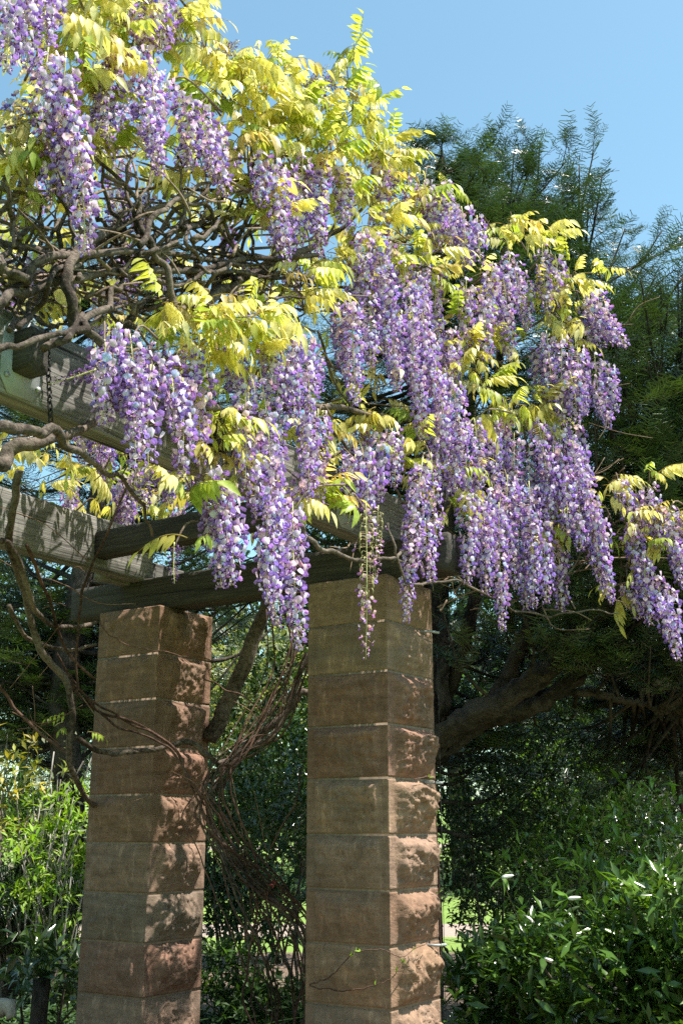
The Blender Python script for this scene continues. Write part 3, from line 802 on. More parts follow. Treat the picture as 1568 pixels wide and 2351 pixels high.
# the 300 leaves nearest the camera are parts, the rest one mass of foliage
pending.sort(key=lambda q: q[0][1])
vis = [q for q in pending if abs(q[0][0]/q[0][1]) < .30]
first = set(id(q) for q in vis[:298])
for q in pending:
    p, R, s, k = q
    if id(q) in first:
        o = link(bpy.data.objects.new('leaf', CVM[k]), wist); w = p-WB
        o.matrix_basis = Matrix(((*(R[0]*s), w[0]), (*(R[1]*s), w[1]), (*(R[2]*s), w[2]), (0, 0, 0, 1)))
    else:
        V, Q, T, Cc = CVA[k]
        leafbulk.add((V @ R.T)*s + p, Q, T, Cc*np.clip(rng.normal(1, .12), .7, 1.3))
lb_ = leafbulk.build('foliage', M_wleaf, wist, origin=WB); lb_['kind'] = 'stuff'

# --- woody branches
def branch(pts, r, mat=M_vine, sides=8, name='branch', wob=.03, jitter=.012, dfun=cat, twig_n=0):
    P = np.array([dfun(*p) for p in pts]); n = max(8, 5*len(P))
    n = max(6, 3*len(P)); Q = catmull(P, n); Q[1:-1] += rng.normal(0, jitter, (n-2, 3))*.6
    L_ = np.linalg.norm(np.diff(Q, axis=0), axis=1).sum(); n2 = max(n, int(L_/.035)); Q = catmull(Q, min(n2, 90))
    mb = MB(); rr = np.interp(np.linspace(0, 1, len(Q)), np.linspace(0, 1, len(np.atleast_1d(r))), np.atleast_1d(r))
    rr = rr*(1+.10*np.array([mnoise.noise(Vector(q*6)) for q in Q]))
    tube(mb, Q, rr, sides, (1, 1, 1), wob)
    mb.build(name, mat, wist, origin=WB)
    return Q
BR = [
 ([(-60,720,.1),(0,690,.12),(160,640,.15),(330,620,.2),(560,600,.3),(730,585,.35)],[.024,.022,.018]),
 ([(-40,560,.2),(0,600,.15),(40,640,.12),(120,590,.1),(330,575,.15),(520,600,.3)],[.026,.024,.016]),
 ([(175,760,.05),(155,640,.05),(190,560,.15),(300,505,.3),(420,440,.4)],[.028,.026,.012]),
 ([(405,720,.1),(380,620,.1),(330,540,.15),(310,450,.2),(190,330,.3)],[.022,.020,.008]),
 ([(440,720,.3),(520,660,.35),(620,615,.4),(740,555,.45),(830,480,.5)],[.038,.034,.012]),
 ([(235,790,.0),(175,720,.05),(160,610,.1)],[.024,.022]),
 ([(320,565,.1),(370,480,.15),(440,440,.2),(580,400,.3)],[.020,.016,.007]),
 ([(395,450,.2),(480,480,.25),(530,560,.3),(640,640,.35)],[.014,.013,.009]),
 ([(-30,545,.3),(140,580,.3),(270,540,.3),(310,490,.35)],[.022,.018,.008]),
 ([(-20,430,.3),(60,450,.3),(120,430,.35),(100,330,.4)],[.012,.011,.006]),
 ([(190,570,.2),(150,480,.25),(110,390,.3),(60,300,.35)],[.013,.012,.006]),
 ([(330,560,.2),(300,470,.25),(290,380,.3),(360,300,.35)],[.014,.011,.006]),
 ([(560,600,.3),(520,520,.3),(500,430,.35),(540,350,.4)],[.014,.012,.006]),
 ([(350,600,.15),(400,540,.2),(420,470,.25),(410,380,.3)],[.018,.014,.007]),
 ([(0,640,.25),(80,660,.25),(150,610,.3),(250,625,.35),(420,640,.4)],[.013,.010]),
 ([(100,800,.0),(180,755,-.02),(250,700,.1),(280,640,.2)],[.022,.020,.014]),
 ([(-20,810,-.05),(60,790,-.05),(140,765,-.03),(190,720,.05)],[.017,.016,.012]),
 ([(330,640,.2),(420,650,.2),(500,620,.25),(640,640,.35),(800,660,.4)],[.016,.012]),
 ([(620,690,.1),(760,680,.1),(860,650,.1),(960,600,.1)],[.008,.005]),
 ([(480,700,.4),(560,560,.5),(640,470,.6),(700,380,.6)],[.014,.007]),
 ([(470,935,.1),(560,950,.1),(740,935,.15),(900,955,.15),(960,960,.2)],[.024,.022,.014]),
 ([(740,960,.2),(820,1050,.2),(900,1120,.15),(960,1180,.1)],[.014,.008]),
 ([(690,1205,-.02),(720,1245,-.08),(770,1270,-.1),(830,1288,-.1),(900,1278,-.1),(925,1290,-.08)],[.016,.015,.010]),
 ([(890,1200,-.08),(905,1270,-.1),(930,1330,-.1),(970,1345,-.1)],[.010,.008]),
 ([(900,1290,-.1),(960,1240,-.05),(1000,1160,.0),(1010,1060,.1)],[.012,.010]),
 ([(960,1345,-.08),(1060,1335,-.08),(1150,1385,-.05),(1240,1415,.0),(1340,1400,.05),(1420,1408,.1)],[.010,.008,.005]),
 ([(1000,1250,.1),(1060,1330,.05),(1200,1380,.05),(1290,1330,.05),(1350,1250,.05)],[.010,.005]),
 ([(1100,760,.3),(1150,840,.25),(1240,790,.2),(1350,720,.2)],[.012,.006]),
 ([(1000,760,.4),(1080,780,.35),(1180,770,.3),(1300,700,.3)],[.016,.008]),
 ([(1150,860,.3),(1100,930,.25),(1060,1040,.2),(1040,1150,.15)],[.012,.007]),
 ([(1250,900,.3),(1200,1000,.2),(1230,1120,.2),(1260,1220,.15),(1220,1350,.1)],[.010,.006]),
 ([(1230,1080,.3),(1350,1140,.3),(1450,1240,.25),(1540,1380,.2)],[.012,.005]),
 ([(1400,1180,.3),(1330,1290,.2),(1230,1400,.1)],[.007,.004]),
 ([(730,760,.3),(760,860,.3),(830,960,.3),(870,1080,.25)],[.010,.006]),
 ([(900,700,.4),(960,620,.4),(1080,560,.35),(1200,540,.3)],[.016,.007]),
 ([(-30,985,-.1),(60,985,-.05),(130,1000,.0),(200,1060,.15),(260,1090,.35),(330,1160,.6),(350,1230,.9)],[.030,.026,.018,.012,.009]),
 ([(-40,1120,.1),(0,1065,.1),(60,1020,.12),(150,1000,.2),(230,960,.4),(320,900,.6),(380,800,.7)],[.040,.038,.026,.018,.012]),
]
for pts, r in BR: branch(pts, np.array(r)*.72, jitter=.016)
# middling branches crossing in the tangle
for k in range(80):
    x, y = rng.uniform(-40, 660), rng.uniform(500, 770); o0 = rng.uniform(.05, .7)
    sg = 1 if rng.random() < .6 else -1; l = rng.uniform(120, 320); rise = rng.uniform(.2, 1.6)
    pts = [(x, y, o0)]; ang = math.atan(rise)
    for j in range(4):
        ang += rng.normal(0, .35); pts.append((pts[-1][0]+sg*l/4*math.cos(ang), pts[-1][1]-l/4*math.sin(ang), o0+rng.normal(.1, .1)))
    r0 = rng.uniform(.005, .014); branch(pts, [r0, r0*.8, r0*.45], M_vine, 6, 'branch', .03, .012)
# finer random twigs in the tangle
for k in range(240):
    x, y = rng.uniform(-20, 760), rng.uniform(330, 740)
    an = rng.uniform(0, 6.28); l = rng.uniform(50, 190)
    o0 = rng.uniform(.1, .9)
    a = cat(x, y, o0); b = cat(x+l*math.cos(an), y-abs(l*math.sin(an))*.8, o0+rng.normal(.1, .2))
    tube(twigs, wander(a, b, 10, .02, .0), [rng.uniform(.006, .012), .003], 5, (1, 1, 1))
for k in range(150):
    x, y = rng.uniform(700, 1450), rng.uniform(560, 1330)
    if y < 480 + max(0, x-1000)*.35 or y > 1400-max(0, 900-x)*.9: continue
    an = rng.uniform(0, 6.28); l = rng.uniform(40, 160); o0 = rng.uniform(.1, .6)
    a = cat(x, y, o0); b = cat(x+l*math.cos(an), y+l*math.sin(an)*.7, o0+rng.normal(0, .12))
    tube(twigs, wander(a, b, 10, .02), [rng.uniform(.003, .007), .002], 4, (1, .95, .9))
# dangling bare shoots on the right
for k in range(26):
    x, y = rng.uniform(1000, 1450), rng.uniform(1250, 1400)
    a = cat(x, y, rng.uniform(0, .3)); b = cat(x+rng.normal(0, 80), y+rng.uniform(-60, 60), rng.uniform(0, .3))
    tube(twigs, wander(a, b, 9, .03), [.005, .002], 4, (1.2, 1.15, 1.1))

# --- stems: bundle twisting between the columns, and the leaders on the far side of the shaded column
def pcat(px, py, d): return at(px, py, d)
BUN = [(735,1430,6.9),(690,1530,6.85),(620,1670,6.8),(545,1735,6.75),(490,1790,6.7),(490,1880,6.7),(535,1970,6.72),(610,2040,6.75),(680,2110,6.8),(712,2200,6.85),(705,2351,6.9),(700,2560,6.95)]
BUN2 = [(640,1400,7.0),(660,1520,6.9),(600,1660,6.85),(540,1760,6.8),(500,1860,6.72),(520,1970,6.7),(555,2080,6.75),(575,2180,6.8),(610,2290,6.85),(620,2380,6.9),(620,2580,6.95)]
def bundle(base, n, spread, rad, mat):
    B = np.array(base, float)
    for k in range(n):
        ph = rng.uniform(0, 6.28); fr = rng.uniform(.5, 1.1); am = spread*rng.uniform(.3, 1.2)
        pts = []
        for i, (x, y, d) in enumerate(B):
            pts.append((x + am*math.cos(ph+i*fr)+rng.normal(0, spread*.2), y + rng.normal(0, 14), d + .0018*am*math.sin(ph+i*fr)))
        r0 = rad*rng.uniform(.6, 1.4)
        branch(pts, [r0*.8, r0, r0*1.1], mat, 5, 'stem', .05, .006, pcat)
bundle(BUN, 9, 46, .0052, M_red); bundle(BUN, 3, 26, .009, M_vine); bundle(BUN2, 6, 55, .005, M_red); bundle(BUN2, 2, 24, .009, M_vine)
ST = [
 ([(45,1080,5.3),(30,1180,5.4),(18,1250,5.5),(40,1310,5.7),(70,1420,5.9),(95,1500,6.0),(150,1560,6.1),(165,1640,6.15),(160,1720,6.2),(175,1790,6.4),(205,1840,7.0),(260,1880,7.6)],[.020,.020,.018,.016]),
 ([(0,1240,5.4),(30,1260,5.5),(80,1400,5.8),(140,1440,6.2),(220,1430,6.5)],[.016,.014]),
 ([(290,1120,5.9),(250,1210,5.9),(205,1320,6.0),(180,1430,6.1),(175,1600,6.2),(160,1700,6.2)],[.006,.007,.006]),
 ([(60,1250,5.6),(120,1400,6.0),(150,1490,6.2),(220,1560,6.3)],[.010,.008]),
 ([(100,1490,6.1),(210,1625,6.4),(300,1655,6.52),(400,1720,6.62),(440,1800,6.62),(500,1870,6.7),(560,2000,6.75)],[.007,.009,.008]),
 ([(110,1520,6.1),(215,1610,6.4),(310,1665,6.52),(395,1710,6.62),(450,1830,6.66),(520,1960,6.72)],[.006,.007,.007]),
 ([(130,1500,6.2),(230,1640,6.42),(330,1690,6.55),(400,1730,6.6),(470,1850,6.7)],[.006,.006]),
 ([(170,1690,6.25),(232,1728,6.45),(300,1728,6.55),(380,1716,6.66),(432,1702,6.68),(470,1730,6.72),(510,1750,6.85),(600,1700,7.0)],[.014,.016,.018,.016]),
 ([(230,1425,6.62),(250,1460,6.6),(330,1490,6.62),(400,1500,6.68),(490,1518,6.85),(480,1540,6.9)],[.004,.003]),
 ([(480,1700,7.3),(520,1620,7.3),(570,1500,7.25),(610,1400,7.2),(640,1330,7.2)],[.055,.05,.045]),
 ([(540,1740,7.4),(650,1640,7.3),(700,1590,7.3),(760,1640,7.3)],[.03,.02]),
 ([(470,1560,7.0),(560,1600,6.95),(640,1640,6.9),(700,1500,6.8)],[.006,.005]),
 ([(620,1950,6.75),(650,1890,6.75),(680,1840,6.72),(690,1760,6.75)],[.005,.005]),
 ([(20,1390,6.0),(60,1460,6.2),(150,1490,6.4),(220,1480,6.6)],[.014,.010]),
 ([(-10,1560,6.2),(30,1620,6.3),(100,1690,6.3),(165,1740,6.25)],[.010,.008]),
]
for pts, r in ST: branch(pts, r, M_vine if r[0] > .011 else M_red, 6, 'stem', .05, .008, pcat)
for k in range(40):          # hair-thin tendrils around the stems
    b = BUN[int(rng.integers(1, 9))] if rng.random() < .6 else (rng.uniform(20, 220), rng.uniform(1250, 1700), 6.1)
    a = at(b[0]+rng.normal(0, 30), b[1], b[2]-.03); e = at(b[0]+rng.normal(0, 90), b[1]+rng.normal(0, 110), b[2]+rng.normal(0, .1))
    tube(twigs, wander(a, e, 9, .03), [.003, .0016], 4, (1, .8, .7))
tw = twigs.build('twigs', M_twig, wist, origin=WB); tw['kind'] = 'stuff'

# thin creeper and wire on the sunlit column
wire = empty('trellis_wire', COL_R - Ch*CW*.85); tag(wire, 'thin vertical wire held off the sunlit column by steel pins', 'wire')
wx = COL_R - Ch*(CW*.86) - Lh*.07; wo_ = np.array(wire.location)
mb = MB(); tube(mb, [wx+up*.05, wx+up*1.2, wx+up*2.55], .0016, 5); mb.build('cable', M_iron, wire, origin=wo_)
for ys_ in (2186+8, 2663+12, 1743+6):
    z = zcorner(COL_R, ys_)
    mb = MB(); q = COL_R - Ch*(CW*.72) + up*z
    tube(mb, [q+Lh*.01, q-Lh*.06-Ch*.02, wx+up*z-Lh*.006-Ch*.01], .0075, 7); mb.build('pin', M_galv, wire, origin=wo_)
cr = empty('creeper', COL_R - Ch*CW*.9); tag(cr, 'thin reddish creeper with tiny green leaves looping across the sunlit column', 'creeper')
def face_pt(px, py, out=.03):     # point on the visible faces of the sunlit column
    a = az(px, py)
    for base, dr, nr in ((COL_R, Lh, Ch), (COL_R, -Ch, -Lh)):
        b = base + nr*out
        t = (a*b[1]-b[0])/(dr[0]-a*dr[1])
        if -.05 <= t <= CW+.1:
            q = b + dr*t; return at(px, py, q[1])
    return at(px, py, 6.3)
for pts in ([(712,2262),(760,2240),(810,2190),(880,2180),(920,2195),(985,2160)], [(712,2265),(790,2275),(850,2265),(900,2245),(930,2200)], [(950,1790),(985,1785),(1000,1800),(1003,1900),(1008,2000),(1012,2150),(1014,2250)]):
    P = catmull([face_pt(x, y, .07) for x, y in pts], 30); P += rng.normal(0, .003, P.shape)
    mb = MB(); tube(mb, P, [.0035, .003, .002], 5); mb.build('stem', M_red, cr, origin=np.array(cr.location))
    for k in rng.integers(3, 29, 4):
        m2 = MB(); D = rng.normal(0, 1, (3, 3))+[0, -.6, .6]
        scatter(m2, *LEAF1, np.tile(P[k], (3, 1)), frames(D, unit(3)), np.array([.03, .026, .022]), tone((.22, .34, .05), 3))
        m2.build('leaf', M_soft, cr, origin=np.array(cr.location))

# ------------------------------------------------------------------ yews behind the pergola
def spray_template(seed, n=11, L=1.0, nl=.27, w=.028):
    """yew twig along x with two uneven ranks of narrow needles"""
    r = np.random.default_rng(seed)
    V = []; Q = []; T = []
    cv = r.normal(0, .12); dz = r.normal(-.06, .08)
    for i in range(n):
        t = .05+.92*i/n; x = L*t; y0 = cv*t*t; z0 = dz*t*t; k0 = nl*(.65+.6*math.sin(math.pi*min(1, .15+.9*i/n)))
        for s_ in (-1, 1):
            if r.random() < .07: continue
            k = k0*r.uniform(.65, 1.2); an = r.normal(1.08, .22); b = len(V); dx, dy, du = math.cos(an)*k, s_*math.sin(an)*k, k*r.normal(.18, .28)
            x_ = x+r.normal(0, .015)
            V += [(x_-w*.45, y0, z0), (x_+w*.55, y0, z0), (x_+dx+w*.28, y0+dy, z0+du), (x_+dx-w*.28, y0+dy, z0+du-.06*k)]
            Q.append((b, b+1, b+2, b+3))
    b = len(V)
    V += [(0, -.008, 0), (0, .008, 0), (L*.5, cv*.25, dz*.25), (L, cv, dz)]; T += [(b, b+1, b+2)]
    V = np.array(V); c = np.ones((len(V), 3)); c[-4:] = (1.2, .8, .6)
    return V, np.array(Q), np.array(T), c
SPRAYS = [spray_template(70+i, n_) for i, n_ in enumerate((11, 9, 13, 10, 7))]

def yew(name, base, trunk_pts, ends, label, group, ncol, twig_n=7, spray_l=.23, limb_r=.05, extra=()):
    root = empty(name, base); tag(root, label, 'tree', group)
    mb = MB(); TP = catmull(trunk_pts, 24); tube(mb, TP, [.16, .13, .05], 10, (1, 1, 1), .06)
    mb.build('trunk', M_yew, root, origin=base)
    for pts, r in extra:
        mb = MB(); P = catmull(pts, 44); P[1:-1] += rng.normal(0, .008, (42, 3)); tube(mb, P, r, 14, (1, 1, 1), .13); mb.build('limb', M_yew, root, origin=base)
    PP = []; DD = []; NN = []; SS = []
    wood = MB()
    anchors = [TP[8:]] + [catmull(pts, 20)[5:] for pts, r in extra]
    A = np.concatenate(anchors)
    for e in ends:
        # start on the trunk or limb point that suits: below and near
        dd = np.linalg.norm(A - (e - np.array([0, 0, .35*np.linalg.norm(e[:2]-base[:2])])), axis=1)
        s = A[np.argmin(dd + rng.uniform(0, .3, len(dd)))]
        L = np.linalg.norm(e-s)
        mid = s + (e-s)*.5 + np.array([0, 0, -.10*L]) + rng.normal(0, .05*L, 3)
        P = catmull([s, mid, e], 16)
        tube(wood, P, [.010+.007*L, .006], 5)
        v = P[-1]-P[-3]; v /= np.linalg.norm(v)
        PP.append(P[-2]); DD.append(v); NN.append([rng.normal(0, .4), -.3, .8]); SS.append(spray_l*1.1)
        for k in range(twig_n):
            t = rng.uniform(.35, .98); i = min(14, int(t*15)); o = P[i]
            tg = P[i+1]-P[i]; tg /= np.linalg.norm(tg)
            side = np.cross(tg, [0, 0, 1.]); side /= np.linalg.norm(side)+1e-9; side *= 1 if k % 2 else -1
            d = tg*.7 + side*rng.uniform(.5, 1) + rng.normal(0, .25, 3) + np.array([0, 0, rng.normal(.05, .2)])
            d /= np.linalg.norm(d); l = rng.uniform(.25, .6)*(1.15-t*.5)*min(1, L)
            q = catmull([o, o+d*l*.5+rng.normal(0, .02, 3), o+d*l+np.array([0, 0, -.12*l])], 6)
            tube(wood, q, [.005, .0025], 3)
            for j in range(1, 6):
                for rep in range(1 if j < 5 else 2):
                    sgn = 1 if (j+rep) % 2 else -1
                    sv = np.cross(d, [0, 0, 1.])*sgn
                    dr = d*(.9 if j < 5 else 1.6) + sv*(.75 if j < 5 else .2) + rng.normal(0, .22, 3)
                    PP.append(q[j]); DD.append(dr); NN.append(np.array([0, 0, 1.])+rng.normal(0, .35, 3)); SS.append(spray_l*rng.uniform(.65, 1.2))
    wood.build('boughs', M_yew, root, origin=base)['kind'] = 'stuff'
    P = np.array(PP); n = len(P)
    mb = MB(); RR = frames(np.array(DD), np.array(NN)); SS = np.array(SS); TN = tone(ncol, n, .28, (.10, .15, .035), .22); wh = rng.integers(0, 5, n)
    for i in range(5):
        k = wh == i; scatter(mb, *SPRAYS[i], P[k], RR[k], SS[k], TN[k])
    o = mb.build('crown', M_needle, root, origin=base, smooth_shade=False)
    return root

def inpoly(x, y, poly):
    c = False; j = len(poly)-1
    for i in range(len(poly)):
        xi, yi = poly[i]; xj, yj = poly[j]
        if (yi > y) != (yj > y) and x < (xj-xi)*(y-yi)/(yj-yi)+xi: c = not c
        j = i
    return c
def picks(poly, n, d0, d1):
    xs = [p[0] for p in poly]; ys_ = [p[1] for p in poly]; out = []
    while len(out) < n:
        x, y = rng.uniform(min(xs), max(xs)), rng.uniform(min(ys_), max(ys_))
        if inpoly(x, y, poly): out.append(at(x, y, rng.uniform(d0, d1)))
    return out
YR = [(930,560),(950,420),(1010,370),(1130,380),(1180,430),(1260,460),(1330,560),(1420,590),(1500,600),(1590,590),(1720,640),(1720,1500),(1560,1620),(1300,1480),(1000,1380),(1000,900)]
ybase = np.array([.62, 9.2, 0.])
ends = picks(YR, 220, 7.9, 10.4) + picks([(950,420),(1010,370),(1130,380),(1260,460),(1330,560),(1250,700),(950,650)], 45, 8.4, 10.) + picks([(540,830),(950,560),(1000,1380),(620,1340)], 80, 9.6, 11.) + picks([(1560,620),(2500,700),(2500,1350),(1560,1300)], 70, 7.2, 9.4) + picks([(1300,620),(1720,620),(1720,1280),(1400,1250)], 90, 7.4, 8.6)
ends += picks([(1000,1420),(1568,1350),(1650,1900),(1200,1750),(1020,1750)], 80, 9.2, 10.8)
ends += [at(x, y, d) for x, y, d in ((1015,318,9.),(962,340,9.1),(1140,318,9.),(1110,360,9.2),(1180,352,9.1),(1240,325,9.),(1225,335,9.1),(1362,352,8.9),(1382,405,8.8),(1350,470,8.9),(1290,440,9.),(1330,380,9.),(1060,380,9.),(1200,400,9.1),(1000,360,9.2),(1435,525,9.2),(1520,530,9.3),(1560,560,9.1),(1300,370,9.))]
yl = lambda pts: [at(*p) for p in pts]
ext = [(yl([(985,1730,9.0),(1040,1670,8.8),(1150,1610,8.6),(1250,1540,8.5),(1320,1460,8.4),(1400,1370,8.3),(1520,1200,8.3)]), [.10,.092,.082,.05]),
       (yl([(1000,1740,9.1),(1100,1660,8.9),(1250,1610,8.7),(1400,1480,8.6),(1480,1400,8.6),(1640,1220,8.6)]), [.07,.062,.04]),
       (yl([(1000,1640,9.3),(1040,1560,9.2),(1080,1420,9.1),(1110,1200,9.1),(1150,800,9.1),(1160,520,9.1)]), [.06,.05,.02]),
       (yl([(1110,1640,9.2),(1160,1560,9.1),(1210,1450,9.0),(1240,1340,9.0),(1330,900,9.0),(1340,620,9.0)]), [.06,.055,.018]),
       (yl([(1180,1600,8.8),(1330,1590,8.8),(1450,1610,8.8),(1560,1640,8.8)]), [.035,.03,.012]),
       (yl([(1020,1640,9.),(1010,1300,9.2),(1015,900,9.2),(1012,560,9.1),(1014,360,9.05)]), [.05,.04,.012])]
yew('yew_tree', ybase, [ybase, ybase+[.02, 0, .9], ybase+[-.02, -.05, 1.8], at(1000,1640,9.2), at(1010,1300,9.2), at(1100,800,9.2)], ends,
    'dark yew with heavy leaning limbs and glinting needles behind the sunlit column', 'yew trees behind the pergola', (.030, .056, .020), 6, .235, extra=ext)
YL_ = [(-120,520),(40,470),(150,450),(260,520),(450,560),(620,760),(760,1000),(760,1330),(600,1500),(220,1640),(200,1760),(60,1720),(-120,1700)]
lbase = np.array([-2.6, 10.6, 0.])
ends = picks(YL_, 250, 10.3, 12.8) + picks([(-60,1350),(210,1350),(220,1640),(60,1700),(-60,1640)], 60, 10.4, 11.2)
yew('yew_tree', lbase, [lbase, lbase+[.1, 0, 1.5], lbase+[0, -.1, 3.], lbase+[.2, 0, 5.], lbase+[.1, .1, 7.]], ends,
    'dark yew filling the gap behind the shaded vine-wrapped column', 'yew trees behind the pergola', (.024, .045, .018), 5, .24)

# ------------------------------------------------------------------ shrubs and far trees
def shrub(name, label, px, d, h, rx, ry, n, ls, col, mat, cat_='shrub', group=None, alt=None, lobes=16, stem=(.015, M_vine), whorl=5, low=.02, leaft=None, sparse=1.0, lobe_r=.33):
    x = az(px)*d; base = np.array([x, d, float(gz(x, d))])
    root = empty(name, base); tag(root, label, cat_, group)
    mb = MB(); LC = []
    for k in range(lobes):
        v = unit(1)[0]; q = rng.uniform(.35, .95)
        z = low + (1-low)*(.5+.5*v[2]*q)
        LC.append(base + np.array([v[0]*q*rx, v[1]*q*ry, z*h*.92]))
        if stem[1] is M_vine and k > 5: continue
        tube(mb, wander(base+np.array([rng.normal(0, .06), rng.normal(0, .06), 0]), LC[-1], 10, .05*h), [stem[0], stem[0]*.35], 5)
    so = mb.build('stems', stem[1], root, origin=base)
    LC = np.array(LC)
    nw = n//whorl
    li = rng.integers(0, lobes, nw)
    u = unit(nw); u[:, 2] = np.where(rng.random(nw) < .65, np.abs(u[:, 2]), u[:, 2])
    rr = lobe_r*(rx+ry+h)/3*rng.uniform(.35, 1.12, nw)**.6
    W = LC[li] + u*rr[:, None]*np.array([1, 1, .85])
    W[:, 2] = np.where(W[:, 2] < base[2]+.05, base[2]+rng.uniform(.05, .35*h, nw), W[:, 2])
    P = np.repeat(W, whorl, 0) + rng.normal(0, ls*.25, (nw*whorl, 3))
    U = np.repeat(u, whorl, 0)
    D = unit(nw*whorl)*.9 + U*.75 + np.array([0, 0, .1]); Nn = U*.4 + np.array([0, 0, .8]) + rng.normal(0, .4, (nw*whorl, 3))
    mb = MB(); m_ = len(P)
    cw = np.repeat(tone(col, nw, .22, alt, .25), whorl, 0)*rng.normal(1, .1, (m_, 1))
    scatter(mb, *(leaft or (LEAFX if d > 10.6 else LEAFS)), P, frames(D, Nn), ls*rng.uniform(.6, 1.25, m_), np.clip(cw, .003, .9))
    mb.build('foliage', mat, root, origin=base)
    return root, LC, base
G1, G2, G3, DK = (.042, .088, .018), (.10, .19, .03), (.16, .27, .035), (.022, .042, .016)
# right of the sunlit column
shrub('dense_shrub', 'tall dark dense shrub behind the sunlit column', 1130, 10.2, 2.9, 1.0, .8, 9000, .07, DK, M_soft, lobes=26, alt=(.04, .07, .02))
r, LC, b = shrub('glossy_shrub', 'low glossy green shrub at the foot of the sunlit column', 1150, 7.9, .95, .55, .5, 1700, .125, G1, M_glossy, alt=G2, lobes=16)
r, LC, b = shrub('glossy_shrub', 'broad glossy shrub with white buds beside the low one', 1340, 7.5, 1.25, .65, .55, 2400, .13, G1, M_glossy, alt=G2, lobes=20)
M_white = plain_mat('white_bud', (.85, .85, .80), .5, 0, 30, .05, .1)
for (x, y) in ((1165,2012),(1318,2062),(1262,2205),(1280,2120)):
    dd = 7.15; p = at(x, y, dd); mb = MB(); ax_ = np.array([1, rng.normal(0, .3), rng.normal(0, .3)]); ax_ /= np.linalg.norm(ax_)
    T_ = np.linspace(-1, 1, 9); tube(mb, [p+ax_*.042*t for t in T_], .012*np.sqrt(np.clip(1-T_**2, .01, 1))*(1-.25*T_), 8); mb.build('bud', M_white, r, origin=b)
    q = LC[int(np.argmin(np.linalg.norm(LC-p, axis=1)))]; m2 = MB(); tube(m2, catmull([p-ax_*.04, (p+q)/2+[0, .06, -.05], q], 8), [.003, .004], 5, (.5, .7, .3)); m2.build('bud_stalk', M_vine, r, origin=b)
    m2 = MB(); D = rng.normal(0, 1, (6, 3))*[1, .6, .6]-ax_*.8; scatter(m2, *LEAF1, np.tile(p-ax_*.035, (6, 1)), frames(D, np.tile(up, (6, 1))+rng.normal(0, .3, (6, 3))), np.full(6, .11), tone(G2, 6)); m2.build('leaves', M_glossy, r, origin=b)
shrub('glossy_shrub', 'tall glossy shrub with lance leaves catching sun next to the white buds', 1510, 7.2, 1.45, .55, .5, 2300, .125, G1, M_glossy, alt=G3, lobes=18)
shrub('airy_shrub', 'thin open shrub with arching leafy stems above the glossy shrubs', 1400, 9., 2.0, .7, .6, 900, .12, G2, M_glossy, alt=G3, lobes=22, low=.4, whorl=3)
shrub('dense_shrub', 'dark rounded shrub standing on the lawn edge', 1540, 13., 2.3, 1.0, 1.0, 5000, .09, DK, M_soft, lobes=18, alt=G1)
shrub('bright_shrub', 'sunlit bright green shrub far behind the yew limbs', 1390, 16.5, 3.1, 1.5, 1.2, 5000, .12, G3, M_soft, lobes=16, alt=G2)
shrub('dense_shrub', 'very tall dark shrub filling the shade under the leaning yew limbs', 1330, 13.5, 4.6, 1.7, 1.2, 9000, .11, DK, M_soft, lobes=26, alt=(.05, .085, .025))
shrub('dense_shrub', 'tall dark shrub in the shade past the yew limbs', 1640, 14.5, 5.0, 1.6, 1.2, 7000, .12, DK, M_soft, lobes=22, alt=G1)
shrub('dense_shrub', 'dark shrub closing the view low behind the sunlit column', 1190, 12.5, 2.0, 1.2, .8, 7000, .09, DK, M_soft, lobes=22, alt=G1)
shrub('dense_shrub', 'dark leafy shrub behind the airy shrub', 1430, 11.5, 1.9, 1.0, .8, 6000, .09, (.03, .055, .02), M_glossy, lobes=20, alt=G1)
# between the columns
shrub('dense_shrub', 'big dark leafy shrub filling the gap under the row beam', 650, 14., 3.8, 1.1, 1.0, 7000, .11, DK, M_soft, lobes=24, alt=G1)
shrub('dense_shrub', 'dark glossy shrub with red flowers between the two columns', 560, 9.8, 2.4, .75, .6, 6000, .085, (.03, .06, .02), M_glossy, lobes=20, alt=G1)
shrub('dense_shrub', 'dark upright shrub just left of the sunlit column foot', 690, 11.2, 2.9, .55, .6, 3600, .09, (.032, .065, .022), M_glossy, lobes=18, alt=G1, low=.35)
shrub('silver_shrub', 'pale silvery shrub glimpsed under the row beam', 520, 15., 4.4, 1.0, .9, 3600, .13, (.22, .25, .13), M_soft, lobes=16, alt=(.33, .33, .22), low=.4)
shrub('low_shrub', 'low dark green ground shrub between the columns', 600, 8.6, .75, .6, .5, 3000, .08, G1, M_soft, lobes=14, alt=DK)
# left of the shaded column
r, LC, b = shrub('budding_shrub', 'pale-stemmed shrub with bright new leaves beside the shaded column', 150, 9.6, 2.05, .55, .5, 1300, .085, (.17, .30, .03), M_soft, lobes=34, stem=(.012, M_pale), alt=(.30, .40, .05), low=.3, whorl=4, lobe_r=.14)
shrub('bare_shrub', 'tangle of pale silvery bare twigs above the budding shrub', 70, 10.3, 2.7, 1.1, .5, 700, .10, (.16, .19, .10), M_soft, lobes=90, stem=(.016, M_pale), alt=(.3, .3, .2), low=.35, whorl=2, lobe_r=.2)
shrub('green_shrub', 'mid green leafy shrub behind the budding shrub', 95, 10.2, 1.9, .6, .6, 3000, .085, G1, M_soft, lobes=16, alt=G2)
shrub('green_shrub', 'bright sunlit green bush beyond the path to the left', 10, 10.4, 1.2, .5, .5, 1800, .09, G2, M_soft, lobes=12, alt=G3)
shrub('golden_shrub', 'golden yellow leaved shrub at the edge of the bed', -25, 10.0, 2.6, .28, .3, 420, .11, (.34, .28, .05), M_soft, lobes=14, alt=(.25, .30, .05), low=.5)
